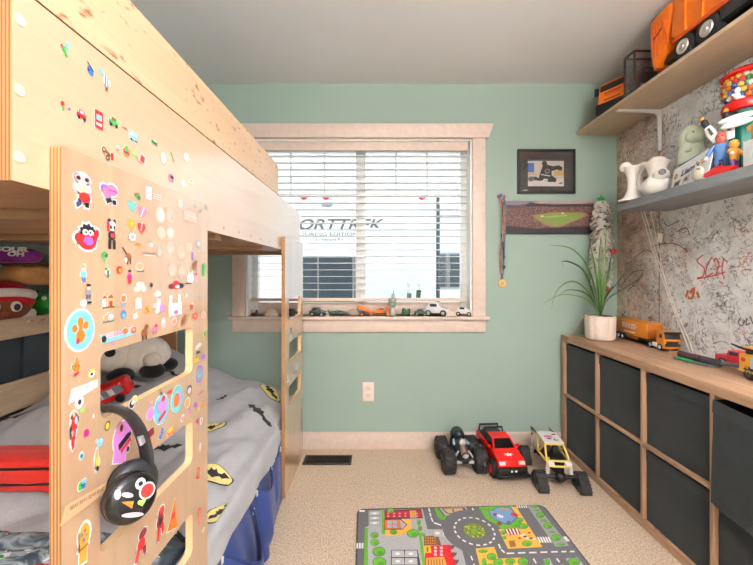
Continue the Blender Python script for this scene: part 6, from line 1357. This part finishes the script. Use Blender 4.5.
for i in range(6): ra(A_((450 + i * 16, 345), (456 + i * 16, 345), (464 + i * 18, 440), (456 + i * 18, 440)), (160, 100, 50), .1)
ra(A_((518, 48), (672, 42), (688, 86), (556, 99)), LG); ra(A_((530, 50), (662, 45), (678, 70), (606, 84), (560, 80)), (110, 70, 46)); ra(A_((540, 53), (650, 49), (662, 67), (604, 79), (566, 76)), (206, 168, 130)); ra(A_((590, 55), (600, 54), (606, 78), (598, 78)), (130, 84, 54)); ra(A_((488, 50), (506, 48), (552, 110), (530, 118), (508, 100)), GR1); tree(A_, 556, 108, 25, 17)
for x in (484, 530): ra(A_((x, 172), (x + 40, 172), (x + 52, 214), (x + 2, 214)), (184, 182, 184), .3); ra(A_(*ell(x + 22, 194, 14, 8)), WHT, .2)
def dash(fn, a, c, w=3):
    a, c = V((*a, 0)), V((*c, 0)); n = V((-(c - a).y, (c - a).x, 0)).normalized() * w; ra(fn(*[(p.x, p.y) for p in (a - n, c - n, c + n, a + n)]), WHT, .1)
for a, c in (((456, 50), (462, 70)), ((463, 76), (468, 98)), ((470, 104), (480, 128)), ((486, 134), (528, 148)), ((708, 48), (714, 62)), ((722, 76), (732, 90)), ((686, 284), (694, 310)), ((700, 326), (710, 352)), ((716, 370), (726, 400))): dash(A_, a, c, 4)
C0 = V((*rg(474.3, 531), 0)); r1 = .088
ra([(C0.x + (r1 + .055) * math.cos(a * PI / 16), C0.y + (r1 + .055) * math.sin(a * PI / 16)) for a in range(32)], G)
for k in range(18):
    a0, a1 = 2 * PI * k / 18, 2 * PI * (k + .55) / 18
    ra([(C0.x + r * math.cos(a), C0.y + r * math.sin(a)) for r, a in ((r1 - .004, a0), (r1 - .004, a1), (r1 + .004, a1), (r1 + .004, a0))], WHT, .1)
ra([(C0.x + .048 * math.cos(a * PI / 16), C0.y + .048 * math.sin(a * PI / 16)) for a in range(32)], (112, 140, 46))
gr2 = random.Random(9)
for k in range(46):
    a, r = gr2.uniform(0, 2 * PI), .044 * math.sqrt(gr2.uniform(.1, 1)); ra(ell(C0.x + r * math.cos(a), C0.y + r * math.sin(a), .004, .004, 0, 7), gr2.choice([(226, 206, 80), (206, 150, 60), (70, 110, 40)]), .03)
ra(ell(C0.x, C0.y, .013, .013), GR1)
# right half
ra(B_((100, 66), (282, 60), (372, 190), (228, 192), (200, 165), (140, 130)), GR1); ra(B_((276, 66), (302, 65), (444, 282), (258, 292), (206, 186), (352, 184)), OK)
ra(B_((150, 88), (200, 66), (272, 66), (312, 122), (262, 166), (222, 152), (168, 122)), (70, 110, 160)); ra(B_((156, 90), (202, 70), (268, 70), (304, 120), (262, 160), (222, 146), (172, 120)), BL_)
for x, y, rx, ry, c in ((188, 108, 12, 9, (160, 50, 50)), (216, 116, 20, 8, WHT), (292, 108, 22, 10, (180, 44, 44)), (212, 156, 14, 12, (130, 70, 50)), (240, 78, 26, 6, (196, 140, 80)), (262, 152, 14, 12, (96, 100, 106))): ra(B_(*ell(x, y, rx, ry, .3, 10)), c)
for a in ((135, 76, 22, 10), (172, 78, 16, 10), (318, 138, 24, 14), (342, 170, 26, 16), (300, 160, 24, 14), (360, 264, 28, 16), (232, 205, 16, 12), (240, 232, 12, 10)): tree(B_, *a)
ra(B_((236, 186), (308, 180), (328, 212), (258, 220)), (150, 30, 36)); 
for i in range(4): ra(B_((244 + i * 18, 186 - i), (252 + i * 18, 185 - i), (268 + i * 17, 216 - i), (260 + i * 17, 217 - i)), WHT, .1)
ra(B_((262, 250), (294, 247), (302, 280), (270, 284)), (150, 100, 50))
for x, y, c in ((330, 222, WHT), (350, 226, DKL), (372, 206, RD_), (345, 215, WHT), (382, 236, DKL), (400, 240, WHT), (320, 235, RD_), (362, 236, WHT)): ra(B_(*ell(x, y, 9, 5, 0, 8)), c, .2)
ra(B_((360, 60), (412, 56), (588, 276), (514, 282)), (156, 154, 158))
for a in ((400, 63, 20, 9), (432, 110, 23, 17), (414, 86, 14, 6), (452, 142, 18, 8), (473, 168, 24, 18), (495, 202, 18, 8), (516, 233, 27, 19), (543, 268, 24, 9)): tree(B_, *a)
for i in range(5): x = 303 + i * 12; ra(B_((x, 59), (x + 7, 59), (x + 12, 73), (x + 5, 73)), WHT, .1)
for i in range(5): x = 414 + i * 14; ra(B_((x, 229), (x + 9, 229), (x + 24, 260), (x + 14, 260)), WHT, .1)
ra(B_((553, 228), (570, 226), (592, 252), (572, 254)), WHT)
for a, c in (((208, 268), (218, 292)), ((222, 298), (240, 314)), ((250, 318), (292, 317)), ((312, 316), (352, 314)), ((372, 314), (412, 313)), ((432, 312), (470, 311)), ((490, 310), (526, 309)), ((546, 309), (572, 308)), ((592, 308), (616, 308)), ((395, 346), (410, 372)), ((520, 345), (536, 366)), ((415, 384), (430, 410)), ((545, 380), (562, 404))): dash(B_, a, c, 4)
ra(B_((84, 292), (184, 282), (206, 346), (332, 340), (372, 470), (130, 480)), OK)
for a in ((124, 306, 26, 10), (170, 336, 27, 20), (206, 366, 28, 20), (270, 362, 28, 18), (340, 362, 30, 22), (130, 366, 14, 22), (160, 400, 40, 26), (250, 410, 34, 24)): tree(B_, *a)
ra(B_((448, 350), (482, 344), (540, 470), (490, 470)), LG); ra(B_((568, 346), (632, 340), (740, 470), (640, 470)), LG)
for a in ((468, 366, 16, 18), (612, 364, 34, 22), (500, 420, 20, 20), (660, 420, 36, 24)): tree(B_, *a)
# the near half of the rug, below the photograph
W_ = lambda *pp: [(f0(x, -y).x, f0(x, -y).y) for x, y in pp]
for x0, y0, x1, y1, c in ((.10, .60, .40, .80, LG), (.52, .58, .84, .78, LG), (.10, .92, .38, 1.18, OK), (.52, .90, .84, 1.18, GR1), (.60, .98, .76, 1.10, BL_), (.14, .98, .26, 1.08, RD_), (.56, .62, .68, .72, (206, 130, 70))): ra(W_((x0, y0), (x1, y0), (x1, y1), (x0, y1)), c)
for i in range(10): dash(W_, (.05 + i * .09, .85), (.09 + i * .09, .85), .004)
for i in range(7): dash(W_, (.46, .56 + i * .09), (.46, .60 + i * .09), .004)
for x, y in ((.15, .64), (.35, .76), (.78, .62), (.80, .74), (.34, .98), (.33, 1.12), (.56, .94), (.80, .94), (.80, 1.14), (.57, 1.13)): tree(W_, x, y, .028, .022)
rugart.build('rug_print', rug, normals=False)

# ================================================================== toys on the window stool
SZ = WZ0 + .0008
def sill(px, py=None, y=2.425): return V(((px - CX) * y / F, y, SZ))
def small_car(px, label, c, s=1.0, y=2.425, rz=1.4, truck=False, cat='toy car', name='toy_car'):
    t = thing(name, label, cat, sill(px, None, y), rz); m = M(c, .35)
    b = MB(); b.prism([(-.045 * s, .012 * s), (-.046 * s, .028 * s), (-.02 * s, .034 * s), (-.008 * s, .05 * s), (.024 * s, .05 * s), (.034 * s, .034 * s), (.046 * s, .03 * s), (.046 * s, .012 * s)], -.02 * s, .02 * s, FR((0, 0, 0), (0, 1, 0), (0, 0, 1), (1, 0, 0)), m, bev=.003 * s); o = b.build('body', t)
    b = MB(); b.box((0, .008 * s, .042 * s), (.042 * s, .026 * s, .011 * s), M((50, 56, 62), .2), None, .001); b.build('window', o)
    for x in (-.018, .018):
        for yy in (-.028, .028): wheel(t, (x * s, yy * s, .012 * s), .012 * s, .010 * s)
    return t
DGN = (54, 70, 66)
t = thing('toy_figure', 'small dark toy figure at the left end of the window stool beside the tan shell', 'toy figure', sill(254)); b = MB(); b.ball((0, 0, .012), (.022, .016, .012), M((60, 52, 50), .5)); b.ball((-.006, -.004, .032), (.014, .013, .013), M((196, 160, 140), .5)); b.ball((.018, 0, .026), (.010, .010, .016), M((70, 56, 52), .5)); b.build('body', t, sharp=180)
def shell(px, label, w, h, c, y=2.425):
    t = thing('seashell', label, 'seashell', sill(px, None, y)); b = MB(); b.lathe([(w, 0), (w * .96, h * .3), (w * .6, h * .75), (w * .2, h * .97), (0, h)], (0, 0, 0), M(c, .5), None, 36, 1, .55, lambda k: .035 * (k % 2)); b.build('shell', t)
shell(271, 'large tan seashell on the window stool seen through the far end of the bunk', .046, .055, (212, 192, 166))
small_car(293, 'dark green toy car on the window stool behind the far ladder panel', DGN, 1.0)
small_car(318, 'dark green toy sports car on the window stool just right of the bunk', (58, 74, 70), 1.15)
shell(327, 'tiny cream pebble between the dark green car and the toy dinosaur on the window stool', .016, .014, (220, 200, 176), 2.40)
t = thing('toy_dinosaur', 'dark green toy dinosaur lying on the window stool', 'toy dinosaur', sill(337)); gdm = M((66, 84, 74), .5)
b = MB(); b.tube([(-.065, 0, .040), (-.05, 0, .026), (-.02, 0, .020), (.02, 0, .024), (.05, 0, .02), (.085, 0, .022)], [.004, .008, .016, .014, .010, .005], gdm, 12); b.build('body', t, sharp=180)
for x in (-.02, .03):
    for s_ in (-1, 1):
        b = MB(); b.tube([(x, s_ * .01, .02), (x + .006, s_ * .02, .004)], [.007, .005], gdm, 8); b.build('leg', t)
t = thing('rock', 'smooth grey rock on the window stool left of the orange tipper', 'rock', sill(353)); b = MB(); b.ball((0, 0, .024), (.038, .022, .024), M((176, 156, 142), .6), None, 18, 12, lambda q: 1 + .1 * mn.noise(q * 2)); b.build('stone', t, sharp=180)
t = thing('toy_dump_truck', 'orange toy tipper with a raised bed on the window stool', 'toy truck', sill(365), 0); 
b = MB(); b.box((-.004, 0, .048), (.10, .034, .020), M((238, 120, 30), .35), (0, .38, 0), .004); b.build('tipper_bed', t); b = MB(); b.box((.012, 0, .022), (.085, .026, .014), M((60, 52, 50), .5), None, .003); b.box((.045, 0, .026), (.026, .032, .026), M((226, 110, 36), .35), None, .004); b.build('body', t)
for x in (-.018, .04):
    for y in (-.016, .016): wheel(t, (x, y, .012), .012, .010, (0, 1, 0), hub=M((236, 120, 40), .4))
t = thing('toy_digger', 'orange toy excavator on the window stool left of the green glass', 'toy truck', sill(383), 0)
b = MB(); b.box((-.02, 0, .036), (.05, .034, .030), M((238, 116, 28), .35), None, .005); b.build('body', t); b = MB(); b.box((-.012, 0, .046), (.03, .036, .012), M((80, 66, 60), .3), None, .002); b.build('window', t)
b = MB(); b.box((-.015, 0, .012), (.075, .038, .022), M((90, 70, 62), .6), None, .010, 3); b.build('track', t); b = MB(); b.tube([(.0, 0, .045), (.024, 0, .06), (.040, 0, .04), (.036, 0, .016)], .007, M((238, 116, 28), .35)); b.box((.034, 0, .014), (.022, .028, .02), M((238, 116, 28), .35), None, .004); b.build('arm', t)
# tall green glass
t = thing('glass_vase', 'small clear glass with bright green liquid and a stirrer standing on the window stool', 'glass', sill(392.5, None, 2.40))
b = MB(); b.lathe([(0, 0), (.018, 0), (.020, .004), (.020, .05), (.014, .058), (.020, .066), (.027, .09), (.026, .12), (.024, .12), (.025, .09), (.018, .068), (0, .062)], (0, 0, 0), thin('clear_drinking_glass', (214, 218, 214), .28, .03, (240, 245, 240), .1)); b.build('glass', t)
b = MB(); b.lathe([(0, .064), (.017, .069), (.0245, .090), (.0235, .104), (0, .104)], (0, 0, 0), M((112, 206, 96), .3)); b.build('liquid', t)
b = MB(); b.tube([(-.004, 0, .08), (.010, 0, .175)], .002, M((96, 88, 80), .5)); b.tube([(-.004, .0, .095), (.006, 0, .15)], .011, M((176, 172, 164), .5), 10); b.build('stirrer', t)
t = thing('toy_dinosaur', 'leafy green toy lump right of the green glass on the window stool', 'toy dinosaur', sill(406)); gq = M((58, 92, 62), .5)
b = MB(); b.ball((0, 0, .022), (.028, .02, .022), gq); b.ball((-.016, -.004, .042), (.014, .012, .012), gq); b.ball((.018, 0, .038), (.012, .012, .014), gq); b.build('body', t, sharp=180)
for x in (-.016, .016):
    b = MB(); b.ball((x, -.01, .007), (.012, .012, .008), M((40, 60, 44), .5)); b.build('foot', t)
small_car(421, 'black and green toy car on the window stool left of the white monster truck', (50, 76, 62), .9)
t = small_car(436, 'white and grey toy monster truck, tallest of the toys on the window stool', (206, 206, 208), 1.75, 2.43, 1.3, name='toy_truck', cat='toy truck')
shell(451, 'cream seashell on the window stool right of the monster truck', .040, .040, (222, 200, 178), 2.43)
t = thing('toy_block', 'small red-brown toy piece tucked by the cream seashell on the window stool', 'toy', sill(443.5, None, 2.395)); b = MB(); b.ball((0, 0, .012), (.012, .012, .012), M((186, 84, 66), .5)); b.build('body', t)
small_car(464, 'white and black toy off-road car at the right end of the window stool', (214, 214, 214), 1.25, 2.425, 1.2)
t = thing('toy_stick', 'thin dark twig at the far right end of the window stool', 'twig', sill(470, None, 2.39)); b = MB(); b.tube([(-.02, 0, .006), (.012, -.004, .003)], .003, M((70, 58, 54), .6)); b.build('twig', t)
# two small dark green ornaments on the glass
for px, py, nm in ((409, 297, 'lower'), (418.5, 293.5, 'upper')):
    p = at(px, py, 2.50); t = thing('window_ornament', 'small dark green ornament hanging in the window on a clear tab, %s of the two' % nm, 'ornament', (p.x, 2.500, p.z - .03))
    b = MB(); b.box((0, 0, .028), (.032, .008, .056), M((66, 104, 88), .35), (0, .08, 0), .003); b.build('ornament', t); b = MB(); b.bx(-.012, .012, -.001, .001, .056, .13, thin('clear_tab', (240, 242, 242), .35, .2)); b.build('tab', t)
